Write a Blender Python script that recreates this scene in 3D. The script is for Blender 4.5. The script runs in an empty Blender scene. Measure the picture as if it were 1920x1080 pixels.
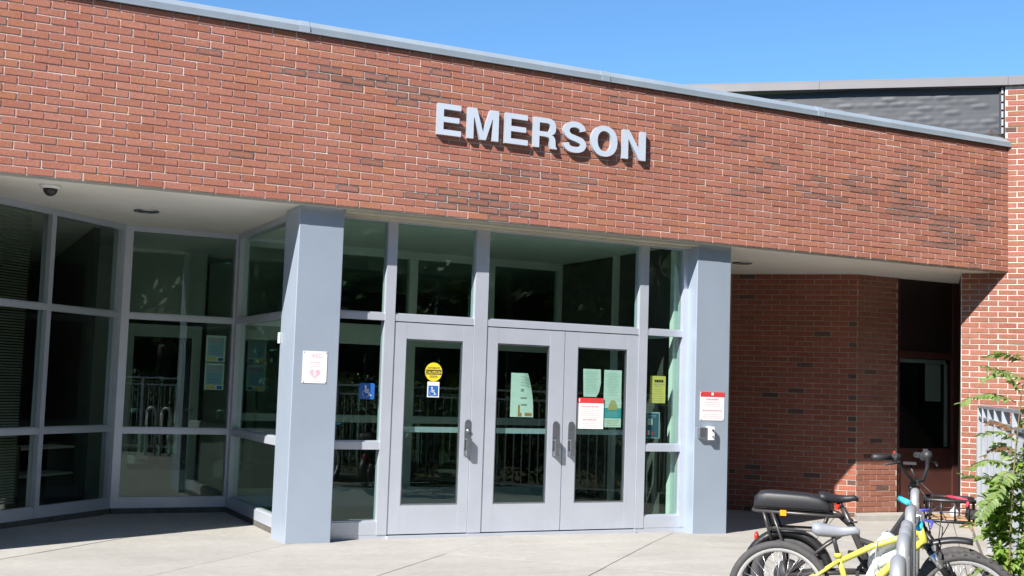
import bpy, bmesh, math, random
from mathutils import Matrix, Vector
R = random.Random(7)
S2 = 2 ** .5

# ------------------------------------------------------------------ scene, camera, sky, sun
sc = bpy.context.scene
COL = sc.collection
sc.render.engine = 'CYCLES'
sc.cycles.use_denoising = True
sc.cycles.max_bounces = 10
sc.cycles.transparent_max_bounces = 16
sc.cycles.caustics_reflective = False
sc.cycles.caustics_refractive = False
vs = sc.view_settings
vs.view_transform = 'Standard'; vs.look = 'None'; vs.gamma = 1.0; vs.use_curve_mapping = False
vs.exposure = 1.16

CAM = (-2.93387366, -10.1814558, 1.41863084)
YAW, PITCH, ROLL, FPX = 0.455094770, 0.0812169110, 0.0328333977, 2259.95627
cd = bpy.data.cameras.new('camera')
cd.sensor_width = 36.0; cd.sensor_fit = 'HORIZONTAL'; cd.lens = FPX / 1920 * 36
cd.clip_start = 0.1; cd.clip_end = 3000
cam = bpy.data.objects.new('camera', cd); COL.objects.link(cam)
cy_, sy_ = math.cos(YAW), math.sin(YAW)
fw = Vector((sy_ * math.cos(PITCH), cy_ * math.cos(PITCH), math.sin(PITCH)))
r0 = Vector((cy_, -sy_, 0)); u0 = r0.cross(fw)
cr, sr = math.cos(ROLL), math.sin(ROLL)
rx = cr * r0 + sr * u0; ux = -sr * r0 + cr * u0
M = Matrix((rx, ux, -fw)).transposed().to_4x4(); M.translation = Vector(CAM)
cam.matrix_world = M
sc.camera = cam

SUN = Vector((1.9, 1.0, -1.76)).normalized()          # travel direction of the sunlight
elev = math.asin(-SUN.z); azim = math.atan2(-SUN.x, -SUN.y)
W = bpy.data.worlds.new('World'); sc.world = W; W.use_nodes = True
nt = W.node_tree; nt.nodes.clear()
sky = nt.nodes.new('ShaderNodeTexSky'); sky.sky_type = 'NISHITA'; sky.sun_disc = False
sky.sun_elevation = elev; sky.sun_rotation = azim % (2 * math.pi)
sky.altitude = 1600; sky.air_density = 1.0; sky.dust_density = 0.0; sky.ozone_density = 3.0
bg = nt.nodes.new('ShaderNodeBackground'); bg.inputs['Strength'].default_value = 0.087
wo = nt.nodes.new('ShaderNodeOutputWorld')
tint = nt.nodes.new('ShaderNodeMix'); tint.data_type = 'RGBA'; tint.blend_type = 'MULTIPLY'; tint.inputs[0].default_value = 1.0
tint.inputs[7].default_value = (0.66, 0.93, 1.06, 1)          # a clear, dry sky of one even hue
nt.links.new(sky.outputs[0], tint.inputs[6]); nt.links.new(tint.outputs[2], bg.inputs[0]); nt.links.new(bg.outputs[0], wo.inputs[0])
sd = bpy.data.lights.new('sun', 'SUN'); sd.energy = 4.6; sd.angle = math.radians(0.5); sd.color = (1.0, 0.95, 0.88)
so = bpy.data.objects.new('sun', sd); COL.objects.link(so)
so.rotation_euler = SUN.to_track_quat('-Z', 'Y').to_euler(); so.location = (-20, -14, 20)

# ------------------------------------------------------------------ materials
def new_mat(name):
    m = bpy.data.materials.new(name); m.use_nodes = True
    return m, m.node_tree, m.node_tree.nodes['Principled BSDF']
def N(t, typ, **kw):
    n = t.nodes.new(typ)
    for k, v in kw.items(): setattr(n, k, v)
    return n
def noise(t, scale, detail=4, rough=.6, vec=None):
    n = N(t, 'ShaderNodeTexNoise'); n.inputs['Scale'].default_value = scale
    n.inputs['Detail'].default_value = detail; n.inputs['Roughness'].default_value = rough
    if vec is None:
        g = N(t, 'ShaderNodeNewGeometry'); vec = g.outputs['Position']
    t.links.new(vec, n.inputs['Vector']); return n
def ramp(t, fac, stops):
    r = N(t, 'ShaderNodeValToRGB'); e = r.color_ramp.elements
    while len(e) < len(stops): e.new(.5)
    for el, (p, c) in zip(e, stops):
        el.position = p; el.color = tuple(c) + (1,) if len(c) == 3 else c
    t.links.new(fac, r.inputs[0]); return r
def mix(t, fac, a, b, mode='MIX'):
    n = N(t, 'ShaderNodeMix', data_type='RGBA', blend_type=mode)
    for s, v in ((n.inputs[0], fac), (n.inputs[6], a), (n.inputs[7], b)):
        if hasattr(v, 'is_linked') or hasattr(v, 'links'): t.links.new(v, s)
        elif isinstance(v, (int, float)): s.default_value = v
        else: s.default_value = tuple(v) + (1,)
    return n.outputs[2]
def bump(t, bs, h, strength, dist):
    b = N(t, 'ShaderNodeBump'); b.inputs['Strength'].default_value = strength; b.inputs['Distance'].default_value = dist
    t.links.new(h, b.inputs['Height']); t.links.new(b.outputs[0], bs.inputs['Normal'])
def mat(name, col, rough=.6, metal=0., var=.12, nscale=6., bmp=0., bscale=60., spec=None, col2=None):
    m, t, bs = new_mat(name)
    n = noise(t, nscale)
    a = tuple(c * (1 - var) for c in col); b = tuple(min(1, c * (1 + var)) for c in (col2 or col))
    r = ramp(t, n.outputs[0], [(.3, a), (.7, b)])
    t.links.new(r.outputs[0], bs.inputs['Base Color'])
    bs.inputs['Roughness'].default_value = rough; bs.inputs['Metallic'].default_value = metal
    if spec is not None: bs.inputs['Specular IOR Level'].default_value = spec
    if bmp:
        n2 = noise(t, bscale, 5); bump(t, bs, n2.outputs[0], bmp, .004)
    return m

def brick_mat(name, stops, stain=0.):
    m, t, bs = new_mat(name)
    oi = N(t, 'ShaderNodeObjectInfo'); ge = N(t, 'ShaderNodeNewGeometry')
    ad = N(t, 'ShaderNodeMath', operation='ADD'); t.links.new(oi.outputs['Random'], ad.inputs[0]); t.links.new(ge.outputs['Random Per Island'], ad.inputs[1])
    fr = N(t, 'ShaderNodeMath', operation='FRACT'); t.links.new(ad.outputs[0], fr.inputs[0])
    r = ramp(t, fr.outputs[0], stops)
    big = noise(t, .9, 3, .5); c = mix(t, .25, r.outputs[0], ramp(t, big.outputs[0], [(.3, (.20, .08, .05)), (.7, (.36, .17, .11))]).outputs[0])
    fine = noise(t, 45, 6, .7); c = mix(t, .55, c, ramp(t, fine.outputs[0], [(.25, (.45, .42, .40)), (.75, (1.25, 1.25, 1.28))]).outputs[0], 'MULTIPLY')
    sp = noise(t, 240, 2, .5); c = mix(t, .35, c, ramp(t, sp.outputs[0], [(.35, (.5, .45, .42)), (.6, (1.1, 1.1, 1.1))]).outputs[0], 'MULTIPLY')
    if stain:
        uv = N(t, 'ShaderNodeUVMap'); uv.uv_map = 'face'; sx = N(t, 'ShaderNodeSeparateXYZ'); t.links.new(uv.outputs[0], sx.inputs[0])
        ds = []
        for k, sc__ in (('X', 3.4), ('Y', 1.)):
            pp = N(t, 'ShaderNodeMath', operation='PINGPONG'); t.links.new(sx.outputs[k], pp.inputs[0]); pp.inputs[1].default_value = .5
            ml = N(t, 'ShaderNodeMath', operation='MULTIPLY'); t.links.new(pp.outputs[0], ml.inputs[0]); ml.inputs[1].default_value = sc__; ds.append(ml)
        mn = N(t, 'ShaderNodeMath', operation='MINIMUM'); t.links.new(ds[0].outputs[0], mn.inputs[0]); t.links.new(ds[1].outputs[0], mn.inputs[1])
        sn = noise(t, 16, 4, .65); sb = N(t, 'ShaderNodeMath', operation='MULTIPLY_ADD'); t.links.new(sn.outputs[0], sb.inputs[0]); sb.inputs[1].default_value = .62; t.links.new(mn.outputs[0], sb.inputs[2])
        f = ramp(t, sb.outputs[0], [(.26, (stain,) * 3), (.62, (stain * .28,) * 3)])
        c = mix(t, f.outputs[0], c, (.105, .082, .078))
    t.links.new(c, bs.inputs['Base Color']); bs.inputs['Roughness'].default_value = .88
    bs.inputs['Specular IOR Level'].default_value = .25
    b2 = noise(t, 130, 5, .7); bump(t, bs, b2.outputs[0], .5, .003)
    return m
RED = [(p_, tuple(v * k for v, k in zip(c_, (1.28, 1.36, 1.50)))) for p_, c_ in [(0, (.330, .125, .080)), (.2, (.375, .150, .100)), (.45, (.345, .128, .085)), (.7, (.400, .165, .112)), (.88, (.375, .150, .082)), (1, (.300, .108, .070))]]
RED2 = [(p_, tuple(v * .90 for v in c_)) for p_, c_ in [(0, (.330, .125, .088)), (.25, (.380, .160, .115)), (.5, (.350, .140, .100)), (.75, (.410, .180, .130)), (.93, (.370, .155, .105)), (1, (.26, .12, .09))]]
M_brick = brick_mat('brick', RED)
M_stain = brick_mat('stained_brick', RED, .8)
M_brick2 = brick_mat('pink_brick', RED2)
RED2_SHADE = [(p_, tuple(v * k for v, k in zip(c_, (1.05, .80, .74)))) for p_, c_ in RED2]  # pink brick made darker and redder: the recess shade is put into the colour
M_brick2_shade = brick_mat('shade_tinted_brick', RED2_SHADE)
M_dark = brick_mat('black_brick', [(0, (.05, .04, .045)), (.5, (.08, .06, .06)), (1, (.11, .075, .065))])
M_mort = mat('mortar', (.47, .42, .385), .95, var=.25, nscale=2.5, col2=(.66, .62, .58), bmp=.5, bscale=150)
M_alu = mat('anodised_aluminium', (.575, .615, .70), .42, .45, .05, 3)
M_alu_in = mat('aluminium_inside', (.74, .76, .75), .5, .1, .06, 3)
M_col = mat('column_metal', (.42, .495, .605), .40, .42, .05, 1.5, bmp=.06, bscale=3)
M_handle = mat('brushed_steel', (.36, .38, .42), .38, .9, .1, 20)
M_cap = mat('cap_metal', (.30, .355, .41), .4, .2, .08, 2.5)
M_capd = mat('grey_fascia_metal', (.165, .16, .17), .5, .2, .06, 2)
M_soff = mat('soffit_paint', (.88, .865, .81), .85, var=.05, nscale=1.5)
M_trim = mat('cream_trim', (.55, .52, .43), .6, var=.06)
M_plinth = mat('dark_plinth', (.10, .095, .09), .9, var=.3, nscale=12)
M_inwall = mat('interior_wall', (.60, .60, .56), .9, var=.06)
M_infloor = mat('interior_floor', (.30, .28, .24), .35, var=.15)
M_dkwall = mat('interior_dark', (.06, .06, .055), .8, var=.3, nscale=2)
M_ceil = mat('interior_ceiling', (.80, .81, .77), .9, var=.04)
M_brown = mat('brown_metal', (.070, .026, .021), .5, .0, .15, 3)
M_browndk = mat('dark_brown_panel', (.022, .012, .011), .55, .0, .2, 3)
M_blind = mat('blind_slats', (.60, .60, .50), .6, var=.12)
M_conc, t, bs = new_mat('concrete')
n1 = noise(t, 1.1, 6, .65); n2 = noise(t, 14, 5, .7); n3 = noise(t, 260, 2, .5)
c = ramp(t, n1.outputs[0], [(.28, (.335, .322, .302)), (.55, (.380, .367, .346)), (.75, (.415, .402, .381))]).outputs[0]
c = mix(t, .5, c, ramp(t, n2.outputs[0], [(.3, (.78, .77, .75)), (.7, (1.12, 1.12, 1.12))]).outputs[0], 'MULTIPLY')
c = mix(t, .5, c, ramp(t, n3.outputs[0], [(.3, (.7, .7, .69)), (.6, (1.06, 1.06, 1.06))]).outputs[0], 'MULTIPLY')
oi = N(t, 'ShaderNodeObjectInfo'); c = mix(t, .5, c, ramp(t, oi.outputs['Random'], [(0, (.90, .90, .89)), (1, (1.06, 1.06, 1.05))]).outputs[0], 'MULTIPLY')
sn = noise(t, 3.2, 7, .75); c = mix(t, ramp(t, sn.outputs[0], [(.60, (0, 0, 0)), (.74, (.55, .55, .55))]).outputs[0], c, (.33, .24, .17))
vo = N(t, 'ShaderNodeTexVoronoi'); vo.inputs['Scale'].default_value = 1.7; g_ = N(t, 'ShaderNodeNewGeometry'); t.links.new(g_.outputs['Position'], vo.inputs['Vector'])
c = mix(t, ramp(t, vo.outputs['Distance'], [(.022, (.45, .45, .45)), (.035, (0, 0, 0))]).outputs[0], c, (.12, .11, .10))
mp = N(t, 'ShaderNodeMapping'); mp.inputs['Rotation'].default_value = (0, 0, .6); mp.inputs['Scale'].default_value = (.5, 3.5, 1); t.links.new(g_.outputs['Position'], mp.inputs[0])
sk = noise(t, .9, 5, .7, mp.outputs[0]); c = mix(t, .6, c, ramp(t, sk.outputs[0], [(.3, (.86, .85, .83)), (.65, (1.07, 1.07, 1.06))]).outputs[0], 'MULTIPLY')
t.links.new(c, bs.inputs['Base Color']); bs.inputs['Roughness'].default_value = .9
bump(t, bs, n3.outputs[0], .35, .004)
M_joint = mat('joint_filler', (.20, .165, .13), .95, var=.3, nscale=20)
M_soil = mat('soil', (.12, .10, .07), .95, var=.35, nscale=5, bmp=.6, bscale=20, col2=(.13, .13, .07))
M_grass = mat('grass', (.07, .095, .03), .95, var=.35, nscale=3, bmp=.6, bscale=40)
M_white = mat('white_print', (.80, .80, .80), .45, var=.02)
M_letter = mat('letter_metal', (.64, .72, .84), .45, .25, .03, 4)
M_letter_side = mat('letter_return', (.40, .43, .47), .5, .3, .05, 4)
M_pap = mat('white_paper', (.78, .80, .78), .8, var=.04)
M_paperg = mat('pale_green_paper', (.76, .80, .78), .8, var=.04, nscale=20)
M_red = mat('red_print', (.62, .045, .05), .5, var=.05)
M_pink = mat('faded_red_print', (.66, .36, .40), .6, var=.1)
M_pinkp = mat('faded_pink_print', (.72, .46, .55), .6, var=.1)
M_grey = mat('grey_print', (.30, .31, .31), .7, var=.1)
M_lgrey = mat('pale_grey_print', (.50, .56, .54), .7, var=.1)
M_black = mat('black_print', (.03, .03, .03), .6, var=.1)
M_yel = mat('yellow_sticker', (.72, .60, .03), .5, var=.04)
M_yelp = mat('yellow_paper', (.90, .66, .17), .8, var=.05, nscale=15)
M_blue = mat('blue_sign', (.025, .13, .45), .4, var=.05)
M_teal = mat('teal_print', (.06, .36, .42), .7, var=.08)
M_tan = mat('tan_print', (.55, .44, .20), .7, var=.08)
M_navy = mat('navy_print', (.035, .09, .14), .7, var=.1)
M_sky = mat('pale_blue_print', (.38, .52, .66), .7, var=.1)
M_orange = mat('orange_print', (.55, .22, .08), .7, var=.1)
M_rubber = mat('tyre_rubber', (.055, .053, .055), .8, var=.2, nscale=30, bmp=.4, bscale=90)
M_blackp = mat('black_paint', (.018, .018, .02), .38, var=.1)
M_blackm = mat('black_plastic', (.03, .03, .034), .5, var=.15, nscale=30)
M_vinyl = mat('black_vinyl', (.016, .017, .021), .5, var=.2, nscale=60, bmp=.12, bscale=120)
M_frame_dk = mat('dark_grey_paint', (.05, .047, .047), .35, .3, .1)
M_lime = mat('lime_paint', (.50, .47, .085), .35, var=.06)
M_silver = mat('silver_metal', (.62, .62, .63), .3, .9, .06, 20)
M_rim = mat('rim_alloy', (.72, .72, .73), .35, .6, .05, 20)
M_saddle = mat('grey_saddle', (.24, .255, .29), .5, var=.06)
M_cyan = mat('cyan_grip', (.04, .50, .66), .6, var=.08)
M_violet = mat('blue_lever', (.07, .09, .55), .4, var=.06)
M_redl = mat('red_lens', (.50, .03, .02), .25, var=.1)
M_amber = mat('amber_reflector', (.85, .27, .01), .25, var=.1)
M_wood = mat('plywood', (.48, .29, .15), .6, var=.2, nscale=30)
M_rack = mat('galvanised_pipe', (.42, .43, .45), .45, .55, .08, 8)
M_strap = mat('pink_strap', (.62, .05, .10), .7, var=.1)
M_bag = mat('white_nylon', (.62, .65, .68), .6, var=.05, nscale=9)
M_fence = mat('galvanised_fence', (.33, .355, .39), .5, .35, .12, 4)
M_bark = mat('bark', (.13, .095, .07), .9, var=.35, nscale=14)
M_stem = mat('reddish_stem', (.15, .12, .05), .7, var=.2)
def leaf_mat(name, a, b, trans=.35):
    m, t, bs = new_mat(name)
    oi = N(t, 'ShaderNodeObjectInfo'); ge = N(t, 'ShaderNodeNewGeometry')
    ad = N(t, 'ShaderNodeMath', operation='ADD'); t.links.new(oi.outputs['Random'], ad.inputs[0]); t.links.new(ge.outputs['Random Per Island'], ad.inputs[1])
    fr = N(t, 'ShaderNodeMath', operation='FRACT'); t.links.new(ad.outputs[0], fr.inputs[0])
    r = ramp(t, fr.outputs[0], [(0, a), (1, b)])
    t.links.new(r.outputs[0], bs.inputs['Base Color']); bs.inputs['Roughness'].default_value = .5
    tr = N(t, 'ShaderNodeBsdfTranslucent'); t.links.new(mix(t, 1., r.outputs[0], (1.3, 1.5, .6), 'MULTIPLY'), tr.inputs[0])
    mx = N(t, 'ShaderNodeMixShader'); mx.inputs[0].default_value = trans
    out = [n for n in t.nodes if n.type == 'OUTPUT_MATERIAL'][0]
    t.links.new(bs.outputs[0], mx.inputs[1]); t.links.new(tr.outputs[0], mx.inputs[2]); t.links.new(mx.outputs[0], out.inputs[0])
    return m
M_leaf = leaf_mat('leaf_green', (.17, .26, .08), (.28, .36, .13), .45)
M_vine = leaf_mat('vine_leaf', (.14, .25, .04), (.30, .40, .09), .45)
M_leafr = leaf_mat('red_brown_leaf', (.16, .07, .04), (.20, .12, .06))
M_tree = leaf_mat('tree_foliage', (.030, .050, .016), (.075, .105, .035), .25)
def glass_mat(name, tint, f0=.036, rough=0.):
    m, t, bs = new_mat(name); t.nodes.remove(bs)
    out = [n for n in t.nodes if n.type == 'OUTPUT_MATERIAL'][0]
    lw = N(t, 'ShaderNodeLayerWeight'); lw.inputs['Blend'].default_value = .5
    pw = N(t, 'ShaderNodeMath', operation='POWER'); t.links.new(lw.outputs['Facing'], pw.inputs[0]); pw.inputs[1].default_value = 5
    ma = N(t, 'ShaderNodeMath', operation='MULTIPLY_ADD'); t.links.new(pw.outputs[0], ma.inputs[0]); ma.inputs[1].default_value = 1 - f0; ma.inputs[2].default_value = f0
    tr = N(t, 'ShaderNodeBsdfTransparent'); tr.inputs[0].default_value = tuple(tint) + (1,)
    gl = N(t, 'ShaderNodeBsdfGlossy'); gl.inputs['Roughness'].default_value = rough; gl.inputs[0].default_value = (.92, 1, .96, 1)
    mx = N(t, 'ShaderNodeMixShader'); t.links.new(ma.outputs[0], mx.inputs[0]); t.links.new(tr.outputs[0], mx.inputs[1]); t.links.new(gl.outputs[0], mx.inputs[2])
    t.links.new(mx.outputs[0], out.inputs[0]); return m
M_glass = glass_mat('tinted_glass', (.83, .935, .895))
M_glassd = glass_mat('dark_tinted_glass', (.71, .775, .745))
M_dome = glass_mat('smoked_dome', (.05, .05, .05), .06, .05)

# ------------------------------------------------------------------ mesh helpers
class MB:
    def __init__(s, M=None): s.v = []; s.f = []; s.m = []; s.sm = []; s.M = M or Matrix()
    def add(s, vs_, fs, mi=0, smooth=False):
        b = len(s.v)
        s.v += [s.M @ Vector(p) for p in vs_]
        for f in fs: s.f.append(tuple(b + i for i in f)); s.m.append(mi); s.sm.append(smooth)
        return s
    def box(s, x0, x1, y0, y1, z0, z1, mi=0):
        return s.add([(x0, y0, z0), (x1, y0, z0), (x1, y1, z0), (x0, y1, z0), (x0, y0, z1), (x1, y0, z1), (x1, y1, z1), (x0, y1, z1)],
                     [(0, 3, 2, 1), (4, 5, 6, 7), (0, 1, 5, 4), (1, 2, 6, 5), (2, 3, 7, 6), (3, 0, 4, 7)], mi)
    def tube(s, pts, r, seg=8, mi=0, closed=False, smooth=True):
        pts = [Vector(p) for p in pts]; n = len(pts); rr = r if isinstance(r, (list, tuple)) else [r] * n
        vs_ = []; prev = None
        for i, p in enumerate(pts):
            if closed: d = pts[(i + 1) % n] - pts[i - 1]
            else: d = pts[min(i + 1, n - 1)] - pts[max(i - 1, 0)]
            d = d.normalized() if d.length > 1e-9 else Vector((0, 0, 1))
            if prev is None:
                a = Vector((0, 0, 1)) if abs(d.z) < .9 else Vector((1, 0, 0)); u = d.cross(a).normalized()
            else:
                u = prev - d * prev.dot(d); u = u.normalized() if u.length > 1e-6 else d.orthogonal().normalized()
            prev = u; w = d.cross(u)
            for k in range(seg):
                an = 2 * math.pi * k / seg; vs_.append(p + (u * math.cos(an) + w * math.sin(an)) * rr[i])
        fs = []
        for i in range(n if closed else n - 1):
            for k in range(seg):
                a, b = i * seg + k, i * seg + (k + 1) % seg; c, d = ((i + 1) % n) * seg + (k + 1) % seg, ((i + 1) % n) * seg + k
                fs.append((a, b, c, d))
        if not closed: fs += [tuple(range(seg))[::-1], tuple(range((n - 1) * seg, n * seg))]
        return s.add(vs_, fs, mi, smooth)
    def prism(s, poly, y0, y1, mi=0, mi_side=None):         # poly of (x,z) counter-clockwise seen from -y
        n = len(poly)
        s.add([(x, y0, z) for x, z in poly] , [tuple(range(n))], mi)
        s.add([(x, y1, z) for x, z in poly], [tuple(range(n))[::-1]], mi)
        s.add([(x, y0, z) for x, z in poly] + [(x, y1, z) for x, z in poly],
              [(i, i + n, (i + 1) % n + n, (i + 1) % n) for i in range(n)], mi if mi_side is None else mi_side); return s
    def zprism(s, poly, z0, z1, mi=0):                      # poly of (x,y) counter-clockwise from above
        n = len(poly)
        return s.add([(x, y, z0) for x, y in poly] + [(x, y, z1) for x, y in poly],
                     [tuple(range(n))[::-1], tuple(range(n, 2 * n))] + [(i, (i + 1) % n, (i + 1) % n + n, i + n) for i in range(n)], mi)
    def quad(s, x0, x1, z0, z1, y, mi=0): return s.add([(x0, y, z0), (x1, y, z0), (x1, y, z1), (x0, y, z1)], [(0, 1, 2, 3)], mi)
    def ball(s, c, r, mi=0, nu=12, nv=8, v0=0., v1=1.):
        rx_, ry_, rz_ = r if isinstance(r, (list, tuple)) else (r, r, r); vs_ = []; fs = []
        for j in range(nv + 1):
            th = math.pi * (v0 + (v1 - v0) * j / nv)
            for i in range(nu):
                ph = 2 * math.pi * i / nu; vs_.append((c[0] + rx_ * math.sin(th) * math.cos(ph), c[1] + ry_ * math.sin(th) * math.sin(ph), c[2] + rz_ * math.cos(th)))
        for j in range(nv):
            for i in range(nu): fs.append((j * nu + i, (j + 1) * nu + i, (j + 1) * nu + (i + 1) % nu, j * nu + (i + 1) % nu))
        return s.add(vs_, fs, mi, True)
    def loft(s, rings, mi=0, smooth=True, cap=True):
        n = len(rings[0]); vs_ = [p for r_ in rings for p in r_]; fs = []
        for i in range(len(rings) - 1):
            for k in range(n): fs.append((i * n + k, i * n + (k + 1) % n, (i + 1) * n + (k + 1) % n, (i + 1) * n + k))
        if cap: fs += [tuple(range(n))[::-1], tuple(range((len(rings) - 1) * n, len(rings) * n))]
        return s.add(vs_, fs, mi, smooth)
    def uvs(s, me):
        lay_ = me.uv_layers.new(name='face'); one = [0, 0, 1, 0, 1, 1, 0, 1] + [0] * 64
        lay_.data.foreach_set('uv', one * (len(me.loops) // 36)); return me
    def mesh(s, name, mats):
        me = bpy.data.meshes.new(name); me.from_pydata([tuple(p) for p in s.v], [], s.f)
        for m in (mats if isinstance(mats, (list, tuple)) else [mats]): me.materials.append(m)
        me.polygons.foreach_set('material_index', s.m); me.polygons.foreach_set('use_smooth', s.sm); me.update(); return me
    def build(s, name, mats, parent=None, bevel=0.):
        me = s.mesh(name, mats)
        if bevel or any(s.sm):
            bm = bmesh.new(); bm.from_mesh(me)
            if bevel: bmesh.ops.bevel(bm, geom=[e for e in bm.edges if len(e.link_faces) == 2 and e.calc_face_angle(0) > .6], offset=bevel, segments=2, affect='EDGES', profile=.5)
            bmesh.ops.recalc_face_normals(bm, faces=bm.faces); bm.to_mesh(me); bm.free()
        return link(name, me, parent)
WOFF = {}
def link(name, me, parent=None):
    o = bpy.data.objects.new(name, me); COL.objects.link(o)
    if parent is not None:
        o.parent = parent
        if parent.name in WOFF: o.matrix_parent_inverse = Matrix.Translation(-WOFF[parent.name])   # built in world coordinates
    return o
def tag(o, label=None, cat=None, group=None, kind=None):
    if label: o['label'] = label
    if cat: o['category'] = cat
    if group: o['group'] = group
    if kind: o['kind'] = kind
    return o
def thing(name, label, cat, group=None, loc=None, local=False):
    o = bpy.data.objects.new(name, None); COL.objects.link(o); o.empty_display_size = .1
    if loc is not None:
        o.location = loc
        if not local: WOFF[o.name] = Vector(loc)
    return tag(o, label, cat, group)
def frame(o, s, d):
    s = Vector(s).normalized(); d = Vector(d).normalized(); z = Vector((0, 0, 1))
    m = Matrix((s, d, z)).transposed().to_4x4(); m.translation = Vector(o); return m
I4 = Matrix()
F_WING = frame((8.586, 0, 0), (1, -1, 0), (1, 1, 0))
F_REC = frame((7.478, 1.333, 0), (1, -1, 0), (1, 1, 0))
F_LEFT = frame((-1.1, 2.64, 0), (1, 1, 0), (-1, 1, 0))
F_RIGHT = frame((.07, 2.65, 0), (0, -1, 0), (1, 0, 0))
ZS = 2.958
def gz(x): return -.014 * max(0., x - 3.)

# ------------------------------------------------------------------ bricks
CH = .0651; JT = .010
BRICK_CACHE = {}
def brick_mesh(L, H, variant, m):
    key = (round(L, 3), round(H, 3), variant, m.name)
    if key not in BRICK_CACHE:
        q = random.Random(hash((round(L * 1000), variant)) & 0xffff)
        j = lambda a=.0009: q.uniform(-a, a)
        b = MB(); e = .0022
        fx = [(-L / 2 + j(), j(.0006), j()), (L / 2 + j(), j(.0006), j()), (L / 2 + j(), j(.0006), H + j()), (-L / 2 + j(), j(.0006), H + j())]
        mid = [(-L / 2 - 0, e + .001, -0.), (L / 2, e + .001, 0.), (L / 2, e + .001, H), (-L / 2, e + .001, H)]
        fr_ = [(x * (1 - 2 * e / L), y, z + (e if k < 2 else -e)) for k, (x, y, z) in enumerate(fx)]
        back = [(-L / 2, .02, 0), (L / 2, .02, 0), (L / 2, .02, H), (-L / 2, .02, H)]
        b.add(fr_ + mid + back, [(0, 1, 2, 3)] + [(k, k + 4, (k + 1) % 4 + 4, (k + 1) % 4) for k in range(4)] + [(k + 4, k + 8, (k + 1) % 4 + 8, (k + 1) % 4 + 4) for k in range(4)])
        BRICK_CACHE[key] = b.uvs(b.mesh('brick', m))
    return BRICK_CACHE[key]
def lay(F, parent, s0, s1, zb, ncourse, L, phase, first_half, pick, single, seed, clip=None):
    """bricks in running bond on the plane of frame F; single(s,z) says which bricks are objects of their own"""
    q = random.Random(seed); rest = MB(F); mats = []; nsing = 0
    for c in range(ncourse):
        z = zb + c * CH
        ph = phase + (L / 2 if (c + first_half) % 2 else 0)
        k = math.floor((s0 - ph) / L)
        while True:
            a = ph + k * L + JT / 2 + q.uniform(-.0015, .0015); b = ph + (k + 1) * L - JT / 2 + q.uniform(-.0015, .0015); k += 1
            lo, hi = s0, s1
            if clip:
                cl = clip(z)
                if cl is None: break
                lo, hi = cl
            if a > hi - .02: break
            a2, b2 = max(a, lo), min(b, hi)
            if b2 - a2 < .03: continue
            sc_ = (a2 + b2) / 2; H = CH - JT + q.uniform(-.0006, .0006)
            m = pick(sc_, z + H / 2, q, a2, b2)
            dep = q.uniform(-.0014, .0010) if q.random() > .05 else q.uniform(-.003, .003)
            zz = z + JT / 2 + q.uniform(-.0012, .0012); tilt = q.uniform(-.004, .004)
            if nsing < 300 and single(sc_, z):
                Lr = L - JT if b2 - a2 > L - JT - .004 else round(b2 - a2, 2)
                o = link('brick', brick_mesh(Lr, CH - JT, q.randrange(5), m), parent)
                o.matrix_basis = F @ Matrix.Translation((sc_, dep, zz)) @ Matrix.Rotation(tilt, 4, 'Y'); nsing += 1
            else:
                if m not in mats: mats.append(m)
                e = .0022; i = mats.index(m); l = (b2 - a2) / 2; t_ = tilt * l
                j = lambda: q.uniform(-.0008, .0008)
                v = [(sc_ - l + e + j(), dep + j(), zz + e + t_), (sc_ + l - e + j(), dep + j(), zz + e - t_), (sc_ + l - e + j(), dep + j(), zz + H - e - t_), (sc_ - l + e + j(), dep + j(), zz + H - e + t_),
                     (sc_ - l, .004, zz + t_), (sc_ + l, .004, zz - t_), (sc_ + l, .004, zz + H - t_), (sc_ - l, .004, zz + H + t_),
                     (sc_ - l, .02, zz + t_), (sc_ + l, .02, zz - t_), (sc_ + l, .02, zz + H - t_), (sc_ - l, .02, zz + H + t_)]
                rest.add(v, [(0, 1, 2, 3)] + [(k2, k2 + 4, (k2 + 1) % 4 + 4, (k2 + 1) % 4) for k2 in range(4)] + [(k2 + 4, k2 + 8, (k2 + 1) % 4 + 8, (k2 + 1) % 4 + 4) for k2 in range(4)], i)
    if rest.v:
        o = rest.build('brickwork', mats, parent); o['kind'] = 'stuff'; rest.uvs(o.data)
    return nsing

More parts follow.
